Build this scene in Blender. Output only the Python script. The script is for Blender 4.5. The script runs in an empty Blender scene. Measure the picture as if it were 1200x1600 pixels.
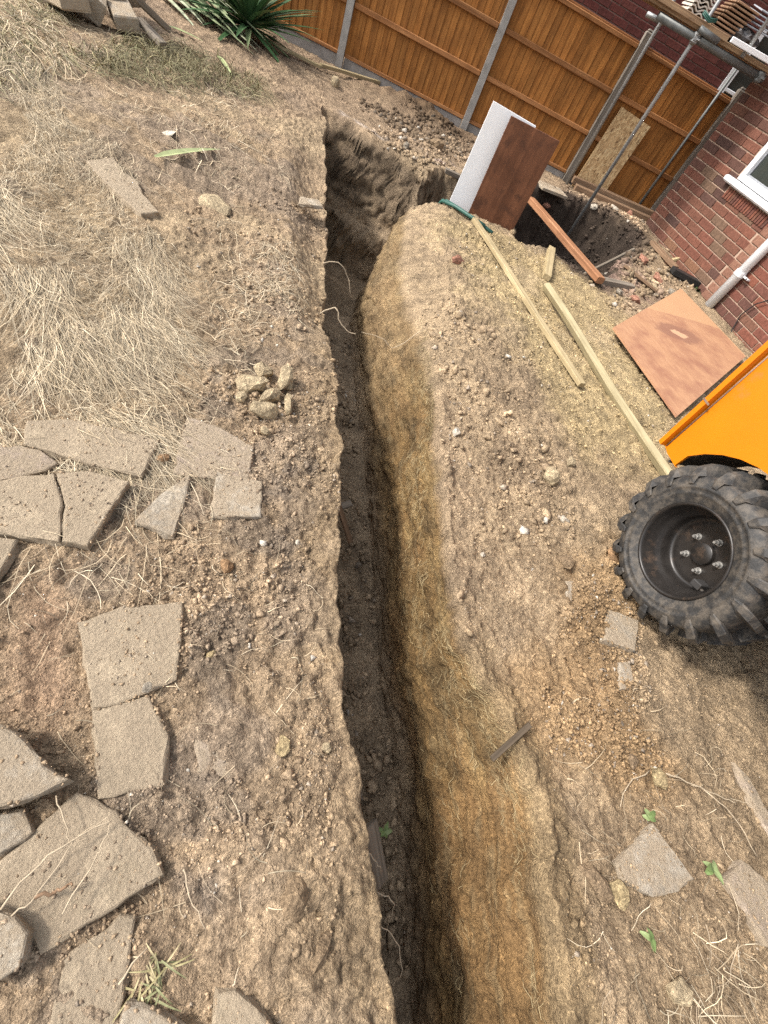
import bpy, bmesh, math, random
import numpy as np
from mathutils import Vector, Matrix

# ------------------------------------------------------------------ camera, sky, sun, exposure
SC = bpy.context.scene
COL = SC.collection
H_CAM = 1.65
cam_d = bpy.data.cameras.new("camera")
cam = bpy.data.objects.new("camera", cam_d)
COL.objects.link(cam)
PIT, ROL = math.radians(49.68), math.radians(31.38)
up = np.array([math.sin(ROL)*math.cos(PIT), -math.cos(ROL)*math.cos(PIT), -math.sin(PIT)])
fw = np.array([0, 0, 1.0]) + up*math.sin(PIT)
fw /= np.linalg.norm(fw)
rt = np.cross(fw, up)
if rt[0] < 0:
    rt = -rt
RW = np.stack([rt, fw, up])
cx_, cy_, cz_ = RW[:, 0], -RW[:, 1], -RW[:, 2]
cam.matrix_world = Matrix(((cx_[0], cy_[0], cz_[0], 0), (cx_[1], cy_[1], cz_[1], 0),
                           (cx_[2], cy_[2], cz_[2], H_CAM), (0, 0, 0, 1)))
cam_d.sensor_fit = 'VERTICAL'
cam_d.sensor_height = 36.0
cam_d.lens = 693.0/1600.0*36.0
cam_d.clip_start = 0.05
cam_d.clip_end = 400
SC.camera = cam

SUN_AZ = math.radians(22)      # direction the light travels, from +x
SUN_EL = math.radians(44)
world = bpy.data.worlds.new("World")
SC.world = world
world.use_nodes = True
wn = world.node_tree
for n in list(wn.nodes):
    wn.nodes.remove(n)
sky = wn.nodes.new('ShaderNodeTexSky')
sky.sky_type = 'NISHITA'
sky.sun_disc = False
sky.sun_elevation = SUN_EL
sky.sun_rotation = math.radians(90) - (SUN_AZ + math.pi)
sky.air_density = 1.0
sky.dust_density = 3.0
sky.ozone_density = 1.0
bgn = wn.nodes.new('ShaderNodeBackground')
bgn.inputs[1].default_value = 0.15
won = wn.nodes.new('ShaderNodeOutputWorld')
hsv = wn.nodes.new('ShaderNodeHueSaturation')     # thin bright cloud: a paler sky than clear blue
hsv.inputs['Saturation'].default_value = 0.3
wn.links.new(sky.outputs[0], hsv.inputs['Color'])
wn.links.new(hsv.outputs[0], bgn.inputs[0])
wn.links.new(bgn.outputs[0], won.inputs[0])
sd = bpy.data.lights.new("sun", 'SUN')
sd.energy = 1.85
sd.angle = math.radians(7.0)
sd.color = (1.0, 0.94, 0.86)
sun = bpy.data.objects.new("sun", sd)
COL.objects.link(sun)
tv = Vector((math.cos(SUN_AZ)*math.cos(SUN_EL), math.sin(SUN_AZ)*math.cos(SUN_EL), -math.sin(SUN_EL)))
sun.rotation_euler = tv.to_track_quat('-Z', 'Y').to_euler()
sun.location = (-6, 0, 8)
SC.view_settings.view_transform = 'Standard'
SC.view_settings.look = 'None'
SC.cycles.use_denoising = False
SC.cycles.sample_clamp_indirect = 3.0
SC.cycles.caustics_reflective = False
SC.cycles.caustics_refractive = False
SC.cycles.diffuse_bounces = 8
SC.cycles.max_bounces = 12
SC.view_settings.gamma = 1
SC.view_settings.use_curve_mapping = False
SC.view_settings.exposure = 1.2

rnd = random.Random(7)
NR = np.random.default_rng(11)

# ------------------------------------------------------------------ numpy noise
_T = [np.random.default_rng(100+i).random((256, 256)) for i in range(24)]

def vn(x, y, s=0):
    xi = np.floor(x).astype(np.int64); yi = np.floor(y).astype(np.int64)
    fx = x-xi; fy = y-yi
    fx = fx*fx*fx*(fx*(fx*6-15)+10); fy = fy*fy*fy*(fy*(fy*6-15)+10)
    T = _T[s % 24]
    x0 = xi & 255; x1 = (xi+1) & 255; y0 = yi & 255; y1 = (yi+1) & 255
    a = T[x0, y0]; b = T[x1, y0]; c = T[x0, y1]; d = T[x1, y1]
    return (a+(b-a)*fx)*(1-fy)+(c+(d-c)*fx)*fy - 0.5

def fbm(x, y, s=0, o=4):
    r = 0; a = 1.0
    for i in range(o):
        r = r + a*vn(x*2**i+i*17.3, y*2**i-i*9.1, s+i); a *= 0.5
    return r

def worley(x, y, s=0):
    xi = np.floor(x).astype(np.int64); yi = np.floor(y).astype(np.int64)
    best = np.full(x.shape, 9.0); cid = np.zeros(x.shape)
    A, B, Cc = _T[s % 24], _T[(s+1) % 24], _T[(s+2) % 24]
    for dx in (-1, 0, 1):
        for dy in (-1, 0, 1):
            X = xi+dx; Y = yi+dy
            jx = A[X & 255, Y & 255]; jy = B[X & 255, Y & 255]
            d = (X+jx-x)**2+(Y+jy-y)**2
            m = d < best
            best = np.where(m, d, best); cid = np.where(m, Cc[X & 255, Y & 255], cid)
    return np.sqrt(best), cid

def sst(a, b, x):
    t = np.clip((x-a)/(b-a), 0, 1)
    return t*t*(3-2*t)

def psd(poly, x, y):
    """signed distance to a polygon, positive inside"""
    P = np.array(poly, float)[:, :2]
    d = np.full(x.shape, 1e9); ins = np.zeros(x.shape, bool)
    n = len(P)
    for i in range(n):
        ax, ay = P[i]; bx, by = P[(i+1) % n]
        ex, ey = bx-ax, by-ay
        wx, wy = x-ax, y-ay
        h = np.clip((wx*ex+wy*ey)/(ex*ex+ey*ey), 0, 1)
        d = np.minimum(d, (wx-ex*h)**2+(wy-ey*h)**2)
        c = (ay > y) != (by > y)
        with np.errstate(divide='ignore', invalid='ignore'):
            xx = (bx-ax)*(y-ay)/(by-ay)+ax
        ins ^= (c & (x < xx))
    d = np.sqrt(d)
    return np.where(ins, d, -d)

# ------------------------------------------------------------------ materials
def newmat(name):
    m = bpy.data.materials.new(name)
    m.use_nodes = True
    nt = m.node_tree
    b = nt.nodes['Principled BSDF']
    return m, nt, b

def N(nt, t, **kw):
    n = nt.nodes.new(t)
    for k, v in kw.items():
        if k.startswith('i_'):
            n.inputs[k[2:].replace('_', ' ')].default_value = v
        else:
            setattr(n, k, v)
    return n

def ramp(nt, fac, stops):
    r = N(nt, 'ShaderNodeValToRGB')
    el = r.color_ramp.elements
    while len(el) < len(stops):
        el.new(0.5)
    for e, (p, c) in zip(el, stops):
        e.position = p
        e.color = (c[0], c[1], c[2], 1) if len(c) == 3 else c
    nt.links.new(fac, r.inputs[0])
    return r.outputs[0]

def mixc(nt, fac, a, b, mode='MIX'):
    m = N(nt, 'ShaderNodeMix', data_type='RGBA', blend_type=mode)
    for sock, v in ((m.inputs[0], fac), (m.inputs[6], a), (m.inputs[7], b)):
        if isinstance(v, (int, float)):
            sock.default_value = v
        elif isinstance(v, tuple):
            sock.default_value = (v[0], v[1], v[2], 1)
        else:
            nt.links.new(v, sock)
    return m.outputs[2]

def math_(nt, op, a, b=0.0, clamp=False):
    m = N(nt, 'ShaderNodeMath', operation=op, use_clamp=clamp)
    for s, v in ((m.inputs[0], a), (m.inputs[1], b)):
        if isinstance(v, (int, float)):
            s.default_value = v
        else:
            nt.links.new(v, s)
    return m.outputs[0]

def noise(nt, scale, detail=4, rough=0.6, vec=None, dist=0.0):
    n = N(nt, 'ShaderNodeTexNoise')
    n.inputs['Scale'].default_value = scale
    n.inputs['Detail'].default_value = detail
    n.inputs['Roughness'].default_value = rough
    n.inputs['Distortion'].default_value = dist
    if vec is not None:
        nt.links.new(vec, n.inputs['Vector'])
    return n.outputs[0]

def coords(nt, scale=(1, 1, 1), kind='Object', rot=(0, 0, 0), per_object=True):
    tc = N(nt, 'ShaderNodeTexCoord')
    mp = N(nt, 'ShaderNodeMapping')
    mp.inputs['Scale'].default_value = scale
    mp.inputs['Rotation'].default_value = rot
    nt.links.new(tc.outputs[kind], mp.inputs[0])
    if per_object:
        oi = N(nt, 'ShaderNodeObjectInfo')
        sc = N(nt, 'ShaderNodeVectorMath', operation='SCALE')
        nt.links.new(mp.outputs[0], sc.inputs[0]); sc.inputs['Scale'].default_value = 1
        ad = N(nt, 'ShaderNodeVectorMath', operation='ADD')
        cm = N(nt, 'ShaderNodeCombineXYZ')
        k = math_(nt, 'MULTIPLY', oi.outputs['Random'], 37.0)
        for i in range(3):
            nt.links.new(k, cm.inputs[i])
        nt.links.new(sc.outputs[0], ad.inputs[0]); nt.links.new(cm.outputs[0], ad.inputs[1])
        return ad.outputs[0]
    return mp.outputs[0]

def bump(nt, b, h, strength=0.3, dist=0.01):
    bp = N(nt, 'ShaderNodeBump')
    bp.inputs['Strength'].default_value = strength
    bp.inputs['Distance'].default_value = dist
    nt.links.new(h, bp.inputs['Height'])
    nt.links.new(bp.outputs[0], b.inputs['Normal'])

def soil_mat(name, attr=True, base=(.3, .23, .15), sc=1.0, bs=0.9):
    m, nt, b = newmat(name)
    v = coords(nt, kind='Object', per_object=False)
    n1 = noise(nt, 9*sc, 6, .65, v)
    n2 = noise(nt, 70*sc, 5, .7, v)
    vo = N(nt, 'ShaderNodeTexVoronoi'); vo.inputs['Scale'].default_value = 130*sc
    nt.links.new(v, vo.inputs['Vector'])
    if attr:
        at = N(nt, 'ShaderNodeAttribute'); at.attribute_name = 'soil'
        base = at.outputs['Color']
    f1 = ramp(nt, n1, [(.3, (.60, .595, .60)), (.7, (1.3, 1.29, 1.25))])  # soil mottling, deepened so its darks put crevice shade into the colour
    c = mixc(nt, 1.0, base, f1, 'MULTIPLY')
    f2 = ramp(nt, n2, [(.32, (.52, .51, .50)), (.66, (1.5, 1.5, 1.48))])  # darkest in the bump's low spots, shading cavities by colour
    c = mixc(nt, .95, c, f2, 'MULTIPLY')
    grit = ramp(nt, vo.outputs['Color'], [(.0, (.82, .82, .82)), (.8, (1.0, 1.0, 1.0)), (.95, (1.7, 1.7, 1.65))])
    c = mixc(nt, .75, c, grit, 'MULTIPLY')
    nt.links.new(c, b.inputs['Base Color'])
    b.inputs['Roughness'].default_value = .95
    b.inputs['Specular IOR Level'].default_value = .15
    h = math_(nt, 'ADD', math_(nt, 'MULTIPLY', n2, 1.0), math_(nt, 'MULTIPLY', vo.outputs['Distance'], -.35))
    h = math_(nt, 'ADD', h, math_(nt, 'MULTIPLY', noise(nt, 260*sc, 3, .6, v), .45))
    bump(nt, b, h, bs, .022)
    return m

def wood_mat(name, c0, c1, axis='x', rough=.75, stain=None, grain=1.0, dark=.55, amt=.5):
    m, nt, b = newmat(name)
    s = {'x': (2.0, 38, 38), 'y': (38, 2, 38), 'z': (38, 38, 2.0)}[axis]
    s = tuple(q*grain for q in s)
    v = coords(nt, s)
    g = noise(nt, 1.0, 5, .6, v, .6)
    v2 = coords(nt, (4, 4, 4))
    big = noise(nt, 1.2, 4, .6, v2)
    c = ramp(nt, g, [(.25, tuple(q*dark for q in c0)), (.45, c0), (.7, c1)])
    oi = N(nt, 'ShaderNodeObjectInfo')
    tone = ramp(nt, oi.outputs['Random'], [(0, (.8, .78, .76)), (1, (1.15, 1.12, 1.1))])
    c = mixc(nt, 1.0, c, tone, 'MULTIPLY')
    bl = ramp(nt, big, [(.3, (.68, .66, .64)), (.65, (1.12, 1.12, 1.12))])
    c = mixc(nt, amt, c, bl, 'MULTIPLY')
    if stain:
        sp = noise(nt, 2.2, 5, .6, v2)
        c = mixc(nt, ramp(nt, sp, [(.52, (0, 0, 0)), (.66, (1, 1, 1))]), c, stain)
    nt.links.new(c, b.inputs['Base Color'])
    b.inputs['Roughness'].default_value = rough
    b.inputs['Specular IOR Level'].default_value = .25
    bump(nt, b, g, .25, .004)
    return m

def plain_mat(name, c, rough=.6, metal=0.0, var=.15, scale=12, bs=.1, bd=.003, spec=.4, dirt=None, dirt_amt=(.55, .75)):
    m, nt, b = newmat(name)
    v = coords(nt)
    n = noise(nt, scale, 6, .65, v)
    col = mixc(nt, 1.0, c, ramp(nt, n, [(.3, (1-var,)*3), (.7, (1+var,)*3)]), 'MULTIPLY')
    if dirt:
        d = noise(nt, scale*.6, 6, .7, v)
        col = mixc(nt, ramp(nt, d, [(dirt_amt[0], (0, 0, 0)), (dirt_amt[1], (1, 1, 1))]), col, dirt)
    nt.links.new(col, b.inputs['Base Color'])
    b.inputs['Roughness'].default_value = rough
    b.inputs['Metallic'].default_value = metal
    b.inputs['Specular IOR Level'].default_value = spec
    bump(nt, b, noise(nt, scale*5, 4, .6, v), bs, bd)
    return m

def brick_mat(name, stops, mortar=False):
    m, nt, b = newmat(name)
    v = coords(nt, (30, 30, 30))
    oi = N(nt, 'ShaderNodeObjectInfo')
    c = ramp(nt, oi.outputs['Random'], stops)
    n = noise(nt, 1.0, 6, .7, v)
    c = mixc(nt, 1.0, c, ramp(nt, n, [(.3, (.68, .66, .64)), (.7, (1.25, 1.22, 1.2))]), 'MULTIPLY')
    # vertical drag marks of the wire-cut face
    v2 = coords(nt, (70, 6, 5))
    n2 = noise(nt, 1.0, 3, .5, v2)
    c = mixc(nt, .5, c, ramp(nt, n2, [(.35, (.75, .74, .73)), (.65, (1.18, 1.18, 1.18))]), 'MULTIPLY')
    nt.links.new(c, b.inputs['Base Color'])
    b.inputs['Roughness'].default_value = .88
    b.inputs['Specular IOR Level'].default_value = .2
    bump(nt, b, math_(nt, 'ADD', n, n2), .35, .004)
    return m

def attr_mat(name, attr='tint', rough=.8, var=.2, scale=30, trans=0.0):
    m, nt, b = newmat(name)
    at = N(nt, 'ShaderNodeAttribute'); at.attribute_name = attr
    v = coords(nt, per_object=False)
    n = noise(nt, scale, 4, .6, v)
    c = mixc(nt, 1.0, at.outputs['Color'], ramp(nt, n, [(.3, (1-var,)*3), (.7, (1+var,)*3)]), 'MULTIPLY')
    nt.links.new(c, b.inputs['Base Color'])
    b.inputs['Roughness'].default_value = rough
    b.inputs['Specular IOR Level'].default_value = .2
    return m

M = {}
M['soil'] = soil_mat('soil')
M['clod'] = soil_mat('clod', sc=1.6, bs=.5)
M['rock_pale'] = soil_mat('rock_pale', False, (.40, .32, .21), 1.2, .7)
M['rock_yellow'] = soil_mat('rock_yellow', False, (.36, .28, .16), 1.2, .6)
M['rock_orange'] = soil_mat('rock_orange', False, (.29, .18, .10), 1.2, .6)
M['rock_brown'] = soil_mat('rock_brown', False, (.25, .18, .115), 1.2, .7)
M['rock_grey'] = soil_mat('rock_grey', False, (.27, .235, .19), 1.2, .6)
M['rock_white'] = soil_mat('rock_white', False, (.46, .41, .34), 1.2, .4)
M['rock_red'] = soil_mat('rock_red', False, (.33, .17, .12), 1.2, .6)
M['dark_soil'] = soil_mat('dark_soil', False, (.085, .065, .05), 1.0, .7)

def slab_mat(name, c, moss):
    m, nt, b = newmat(name)
    v = coords(nt)
    n1 = noise(nt, 5, 6, .7, v)
    n2 = noise(nt, 60, 6, .75, v)
    vo = N(nt, 'ShaderNodeTexVoronoi'); vo.inputs['Scale'].default_value = 170
    nt.links.new(v, vo.inputs['Vector'])
    col = mixc(nt, 1.0, c, ramp(nt, n1, [(.3, (.66, .65, .64)), (.7, (1.26, 1.25, 1.23))]), 'MULTIPLY')
    col = mixc(nt, .95, col, ramp(nt, n2, [(.3, (.7, .7, .7)), (.7, (1.28, 1.27, 1.25))]), 'MULTIPLY')
    col = mixc(nt, ramp(nt, noise(nt, 9, 8, .75, v), [(.38, (0, 0, 0)), (.52, (.92, .92, .92))]), col, (.35, .278, .195))
    col = mixc(nt, ramp(nt, noise(nt, 26, 6, .75, v), [(.6, (0, 0, 0)), (.7, (.6, .6, .6))]), col, (.2, .15, .105))
    col = mixc(nt, ramp(nt, noise(nt, 3.3, 6, .7, v), [(.58, (0, 0, 0)), (.75, (.5, .5, .5))]), col, moss)
    speck = ramp(nt, vo.outputs['Color'], [(.0, (.7, .7, .7)), (.4, (1, 1, 1)), (.93, (1.0, 1.0, 1.0)), (.98, (1.6, 1.6, 1.6))])
    col = mixc(nt, .5, col, speck, 'MULTIPLY')
    nt.links.new(col, b.inputs['Base Color'])
    b.inputs['Roughness'].default_value = .9
    b.inputs['Specular IOR Level'].default_value = .2
    bump(nt, b, math_(nt, 'ADD', n2, math_(nt, 'MULTIPLY', n1, 1.5)), .9, .018)
    return m
M['slab'] = slab_mat('slab', (.43, .35, .25), (.29, .235, .15))
M['slab_grey'] = slab_mat('slab_grey', (.41, .36, .29), (.29, .25, .19))
M['slab_pink'] = slab_mat('slab_pink', (.39, .315, .25), (.26, .22, .17))

M['fence_wood'] = wood_mat('fence_wood', (.285, .115, .026), (.40, .178, .046), 'z', .75, amt=.8, dark=.5)
M['fence_rail'] = wood_mat('fence_rail', (.27, .12, .044), (.37, .182, .074), 'x', .75)
M['concrete'] = plain_mat('concrete', (.27, .255, .235), .9, 0, .22, 9, .3, .004, .2, (.2, .19, .165))
M['gravel_board'] = plain_mat('gravel_board', (.26, .24, .22), .9, 0, .25, 7, .3, .004, .2, (.19, .175, .155), (.5, .65))
M['pale_timber'] = wood_mat('pale_timber', (.33, .265, .15), (.45, .375, .23), 'x', .7, dark=.7)
M['green_timber'] = wood_mat('green_timber', (.31, .265, .155), (.42, .37, .235), 'x', .7, dark=.72, grain=.8)
M['orange_timber'] = wood_mat('orange_timber', (.27, .13, .065), (.38, .205, .11), 'x', .75, dark=.6)
M['old_timber'] = wood_mat('old_timber', (.2, .13, .08), (.3, .2, .125), 'x', .8)
M['grey_timber'] = wood_mat('grey_timber', (.17, .145, .115), (.27, .235, .19), 'x', .85)
M['grey_post'] = wood_mat('grey_post', (.15, .135, .115), (.25, .225, .19), 'z', .85)
M['dark_timber'] = wood_mat('dark_timber', (.085, .065, .045), (.15, .115, .08), 'x', .85)
M['white_board'] = plain_mat('white_board', (.78, .78, .78), .5, 0, .04, 6, .05, .002, .4, (.42, .43, .43), (.66, .72))
M['brown_ply'] = wood_mat('brown_ply', (.125, .052, .027), (.19, .082, .042), 'z', .5, (.085, .036, .02), .35, dark=.78, amt=.95)
M['tubewood'] = wood_mat('scaffold_plank', (.26, .17, .1), (.38, .27, .16), 'x', .8)
M['galv'] = plain_mat('galvanised', (.33, .335, .33), .42, .7, .18, 14, .08, .002)
M['dark_tube'] = plain_mat('dark_tube', (.13, .135, .13), .5, .5, .2, 14, .08, .002)
M['rusty'] = plain_mat('rusty', (.25, .17, .12), .7, .4, .3, 25, .2, .002)
M['upvc'] = plain_mat('upvc', (.66, .67, .68), .28, 0, .03, 5, .02, .001, .5)
M['tile_red'] = plain_mat('tile_red', (.27, .1, .065), .8, 0, .25, 30, .2, .003)
M['tile_pale'] = plain_mat('tile_pale', (.5, .44, .37), .85, 0, .2, 30, .2, .003)
M['slate'] = plain_mat('slate', (.27, .28, .30), .6, 0, .15, 10, .1, .002)
M['batten'] = wood_mat('batten', (.25, .15, .09), (.36, .24, .15), 'x', .8)
M['wrap'] = plain_mat('wrap', (.08, .075, .075), .25, 0, .4, 12, .5, .02, .6)
M['mortar'] = plain_mat('mortar', (.36, .255, .19), .95, 0, .18, 40, .4, .004, .1)
M['mortar_far'] = plain_mat('mortar_far', (.2, .14, .115), .95, 0, .15, 40, .3, .004, .1)
M['brick'] = brick_mat('brick', [(0, (.068, .04, .034)), (.12, (.10, .052, .04)), (.4, (.15, .062, .043)), (.65, (.135, .066, .045)),
                                 (.85, (.165, .068, .046)), (.96, (.135, .088, .06)), (1, (.26, .1, .048))])
M['brick_quoin'] = brick_mat('brick_quoin', [(0, (0.192, 0.100, 0.070)), (1, (0.244, 0.133, 0.092))])
M['brick_right'] = brick_mat('brick_right', [(0, (0.096, 0.048, 0.038)), (.35, (0.148, 0.059, 0.043)), (.7, (0.174, 0.067, 0.044)), (1, (0.122, 0.074, 0.052))])
M['brick_far'] = brick_mat('brick_far', [(0, (0.081, 0.030, 0.026)), (.5, (0.115, 0.037, 0.031)), (1, (0.126, 0.046, 0.037))])
def far_brick():
    m, nt, b = newmat('brick_print')
    v = coords(nt, (1, 1, 1), rot=(math.radians(90), 0, 0), per_object=False)
    br_ = N(nt, 'ShaderNodeTexBrick')
    for k, q in (('Scale', 1.0), ('Mortar Size', .006), ('Brick Width', .305), ('Row Height', .108)):
        br_.inputs[k].default_value = q
    br_.inputs['Color1'].default_value = (.10, .045, .035, 1); br_.inputs['Color2'].default_value = (.16, .065, .045, 1); br_.inputs['Mortar'].default_value = (.3, .21, .16, 1)
    nt.links.new(v, br_.inputs['Vector']); nt.links.new(br_.outputs[0], b.inputs['Base Color']); b.inputs['Roughness'].default_value = .9
    return m
M['brick_print'] = far_brick()
M['glass'], nt_, b_ = newmat('glass')
b_.inputs['Base Color'].default_value = (.035, .04, .035, 1); b_.inputs['Roughness'].default_value = .04
M['orange'] = plain_mat('orange_paint', (.52, .158, .002), .36, 0, .05, 7, .06, .0015, .5, (.36, .15, .03), (.62, .74))
M['rubber'] = plain_mat('rubber', (.026, .025, .024), .62, 0, .35, 34, .35, .004, .4, (.12, .1, .078), (.44, .72))
M['rim'] = plain_mat('rim_paint', (.022, .019, .017), .36, .2, .3, 16, .1, .002, .5, (.075, .05, .035), (.56, .7))
M['steel'] = plain_mat('steel', (.36, .35, .33), .5, .7, .15, 30, .1, .001)
M['chassis'] = plain_mat('chassis', (.035, .033, .032), .6, .1, .3, 14, .2, .003, .4, (.12, .09, .06))
M['green_rope'] = plain_mat('green_hose', (.025, .085, .065), .5, 0, .25, 40, .2, .003)
M['straw'] = attr_mat('straw')
M['leaf'] = attr_mat('leaf', rough=.5, var=.25, scale=8)
M['root'] = plain_mat('root', (.4, .32, .22), .8, 0, .25, 40, .2, .002)
M['black'] = plain_mat('black_plastic', (.02, .02, .02), .5, 0, .2, 20, .05, .001)

def osb_mat():
    m, nt, b = newmat('strand_board')
    v = coords(nt, (1, 1, .5), per_object=False)
    vo = N(nt, 'ShaderNodeTexVoronoi'); vo.inputs['Scale'].default_value = 42
    d = noise(nt, 14, 4, .6, v)
    vm = N(nt, 'ShaderNodeVectorMath', operation='ADD')
    nt.links.new(v, vm.inputs[0]); nt.links.new(math_(nt, 'MULTIPLY', d, .12), vm.inputs[1])
    nt.links.new(vm.outputs[0], vo.inputs['Vector'])
    c = ramp(nt, vo.outputs['Color'], [(.0, (.12, .065, .03)), (.22, (.32, .2, .09)), (.5, (.45, .3, .15)), (.8, (.55, .4, .21)), (1, (.6, .46, .27))])
    n = noise(nt, 5, 4, .6, v)
    c = mixc(nt, .6, c, ramp(nt, n, [(.3, (.75, .74, .72)), (.7, (1.15, 1.15, 1.15))]), 'MULTIPLY')
    nt.links.new(c, b.inputs['Base Color']); b.inputs['Roughness'].default_value = .75
    bump(nt, b, vo.outputs['Distance'], .3, .004)
    return m
M['osb'] = osb_mat()

PLYX, PLYY = -.54, 1.06
def ply_mat():
    """weathered pinkish-orange plywood with peeled face veneer, wet marks and a paler margin"""
    m, nt, b = newmat('orange_ply')
    v = coords(nt, (1, 1, 1), per_object=False)
    vs = coords(nt, (1.2, 24, 1), per_object=False)
    g = noise(nt, 2.0, 5, .6, vs, .5)
    c = ramp(nt, g, [(.25, (.31, .16, .085)), (.5, (.375, .2, .108)), (.75, (.43, .245, .14))])
    n = noise(nt, 3.0, 6, .65, v)
    c = mixc(nt, ramp(nt, n, [(.44, (0, 0, 0)), (.66, (.9, .9, .9))]), c, (.25, .112, .066))
    # paler, yellower margin along two edges
    sx = N(nt, 'ShaderNodeSeparateXYZ'); nt.links.new(v, sx.inputs[0])
    wob = math_(nt, 'MULTIPLY', math_(nt, 'SUBTRACT', noise(nt, 9, 3, .6, v), .5), .06)
    ex = math_(nt, 'LESS_THAN', math_(nt, 'ADD', sx.outputs[0], wob), PLYX)
    ey = math_(nt, 'GREATER_THAN', math_(nt, 'ADD', sx.outputs[1], wob), PLYY)
    edge = math_(nt, 'MAXIMUM', ex, ey)
    c = mixc(nt, math_(nt, 'MULTIPLY', edge, .8), c, (.43, .25, .13))
    # peeled patch near the middle
    cx = math_(nt, 'ADD', sx.outputs[0], .1); cy = math_(nt, 'ADD', sx.outputs[1], -.02)
    r2 = math_(nt, 'SQRT', math_(nt, 'ADD', math_(nt, 'MULTIPLY', math_(nt, 'MULTIPLY', cx, cx), 2.2), math_(nt, 'MULTIPLY', math_(nt, 'MULTIPLY', cy, cy), .7)))
    r2 = math_(nt, 'ADD', r2, math_(nt, 'MULTIPLY', math_(nt, 'SUBTRACT', noise(nt, 6, 5, .7, v), .5), .42))
    c = mixc(nt, ramp(nt, r2, [(.22, (.75, .75, .75)), (.3, (0, 0, 0))]), c, (.19, .085, .055))
    c = mixc(nt, ramp(nt, r2, [(.085, (.8, .8, .8)), (.1, (0, 0, 0))]), c, (.52, .32, .19))
    nt.links.new(c, b.inputs['Base Color']); b.inputs['Roughness'].default_value = .7
    bump(nt, b, g, .2, .003)
    return m
M['orange_ply'] = ply_mat()

# ------------------------------------------------------------------ mesh helpers
class MB:
    def __init__(self):
        self.v = []; self.f = []; self.c = []

    def add(self, vs, fs, col=None):
        o = len(self.v)
        self.v += [tuple(p) for p in vs]
        self.f += [tuple(i+o for i in f) for f in fs]
        if col is not None:
            self.c += [col]*len(vs)

    def box(self, c, s, bev=0.0, rotz=0.0, jit=0.0):
        """box with chamfered edges: c centre, s full size"""
        hx, hy, hz = s[0]/2, s[1]/2, s[2]/2
        vs = []
        b = min(bev, hx*.9, hy*.9, hz*.9)
        if b <= 0:
            for z in (-hz, hz):
                for x, y in ((-hx, -hy), (hx, -hy), (hx, hy), (-hx, hy)):
                    vs.append((x, y, z))
            fs = [(0, 3, 2, 1), (4, 5, 6, 7), (0, 1, 5, 4), (1, 2, 6, 5), (2, 3, 7, 6), (3, 0, 4, 7)]
        else:
            rings = [(-hz, b), (-hz+b, 0), (hz-b, 0), (hz, b)]
            for z, ins in rings:
                ax, ay = hx-ins, hy-ins
                vs += [(-ax, -ay, z), (ax, -ay, z), (ax, ay, z), (-ax, ay, z)]
            fs = [(3, 2, 1, 0), (12, 13, 14, 15)]
            for r in range(3):
                for k in range(4):
                    a = r*4+k; d = r*4+(k+1) % 4
                    fs.append((a, d, d+4, a+4))
        if jit:
            vs = [(x+rnd.uniform(-jit, jit), y+rnd.uniform(-jit, jit), z+rnd.uniform(-jit, jit)) for x, y, z in vs]
        ca, sa = math.cos(rotz), math.sin(rotz)
        vs = [(c[0]+x*ca-y*sa, c[1]+x*sa+y*ca, c[2]+z) for x, y, z in vs]
        self.add(vs, fs)

    def tube(self, pts, r, n=8, cap=True, r2=None):
        pts = [Vector(p) for p in pts]
        rings = []
        L = len(pts)
        prev = None
        for i, p in enumerate(pts):
            d = (pts[min(i+1, L-1)]-pts[max(i-1, 0)]).normalized()
            a = prev if prev is not None else (Vector((0, 0, 1)) if abs(d.z) < .9 else Vector((1, 0, 0)))
            u = (a-d*a.dot(d)).normalized(); w = d.cross(u)
            prev = u
            rr = r if r2 is None else r+(r2-r)*i/(L-1)
            rings.append([p+u*rr*math.cos(2*math.pi*k/n)+w*rr*math.sin(2*math.pi*k/n) for k in range(n)])
        vs = [q for rg in rings for q in rg]
        fs = []
        for i in range(L-1):
            for k in range(n):
                a = i*n+k; b = i*n+(k+1) % n
                fs.append((a, b, b+n, a+n))
        if cap:
            fs.append(tuple(range(n-1, -1, -1))); fs.append(tuple((L-1)*n+k for k in range(n)))
        self.add(vs, fs)

    def lathe(self, prof, n=48, axis='y'):
        """profile of (radius, offset) round the local y axis"""
        vs = []; fs = []
        for r, y in prof:
            for k in range(n):
                a = 2*math.pi*k/n
                vs.append((r*math.cos(a), y, r*math.sin(a)))
        for i in range(len(prof)-1):
            for k in range(n):
                a = i*n+k; b = i*n+(k+1) % n
                fs.append((a, a+n, b+n, b))
        self.add(vs, fs)

    def build(self, name, mat, parent=None, smooth=False, loc=None, rot=None, attr=None):
        me = bpy.data.meshes.new(name)
        me.from_pydata(self.v, [], self.f)
        me.validate()
        if self.c:
            ca = me.color_attributes.new(attr or 'tint', 'FLOAT_COLOR', 'POINT')
            arr = np.ones((len(self.v), 4), np.float32); arr[:, :3] = np.array(self.c)
            ca.data.foreach_set('color', arr.ravel())
        return link(name, me, mat, parent, smooth, loc, rot)

def link(name, me, mat, parent=None, smooth=False, loc=None, rot=None):
    o = bpy.data.objects.new(name, me)
    if mat is not None and len(me.materials) == 0:
        me.materials.append(M[mat] if isinstance(mat, str) else mat)
    if smooth:
        me.shade_smooth()
    COL.objects.link(o)
    if parent is not None:
        o.parent = parent
    if loc is not None:
        o.location = loc
    if rot is not None:
        o.rotation_euler = rot
    return o

def tag(o, label=None, cat=None, group=None, kind=None):
    if label: o['label'] = label
    if cat: o['category'] = cat
    if group: o['group'] = group
    if kind: o['kind'] = kind
    return o

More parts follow.
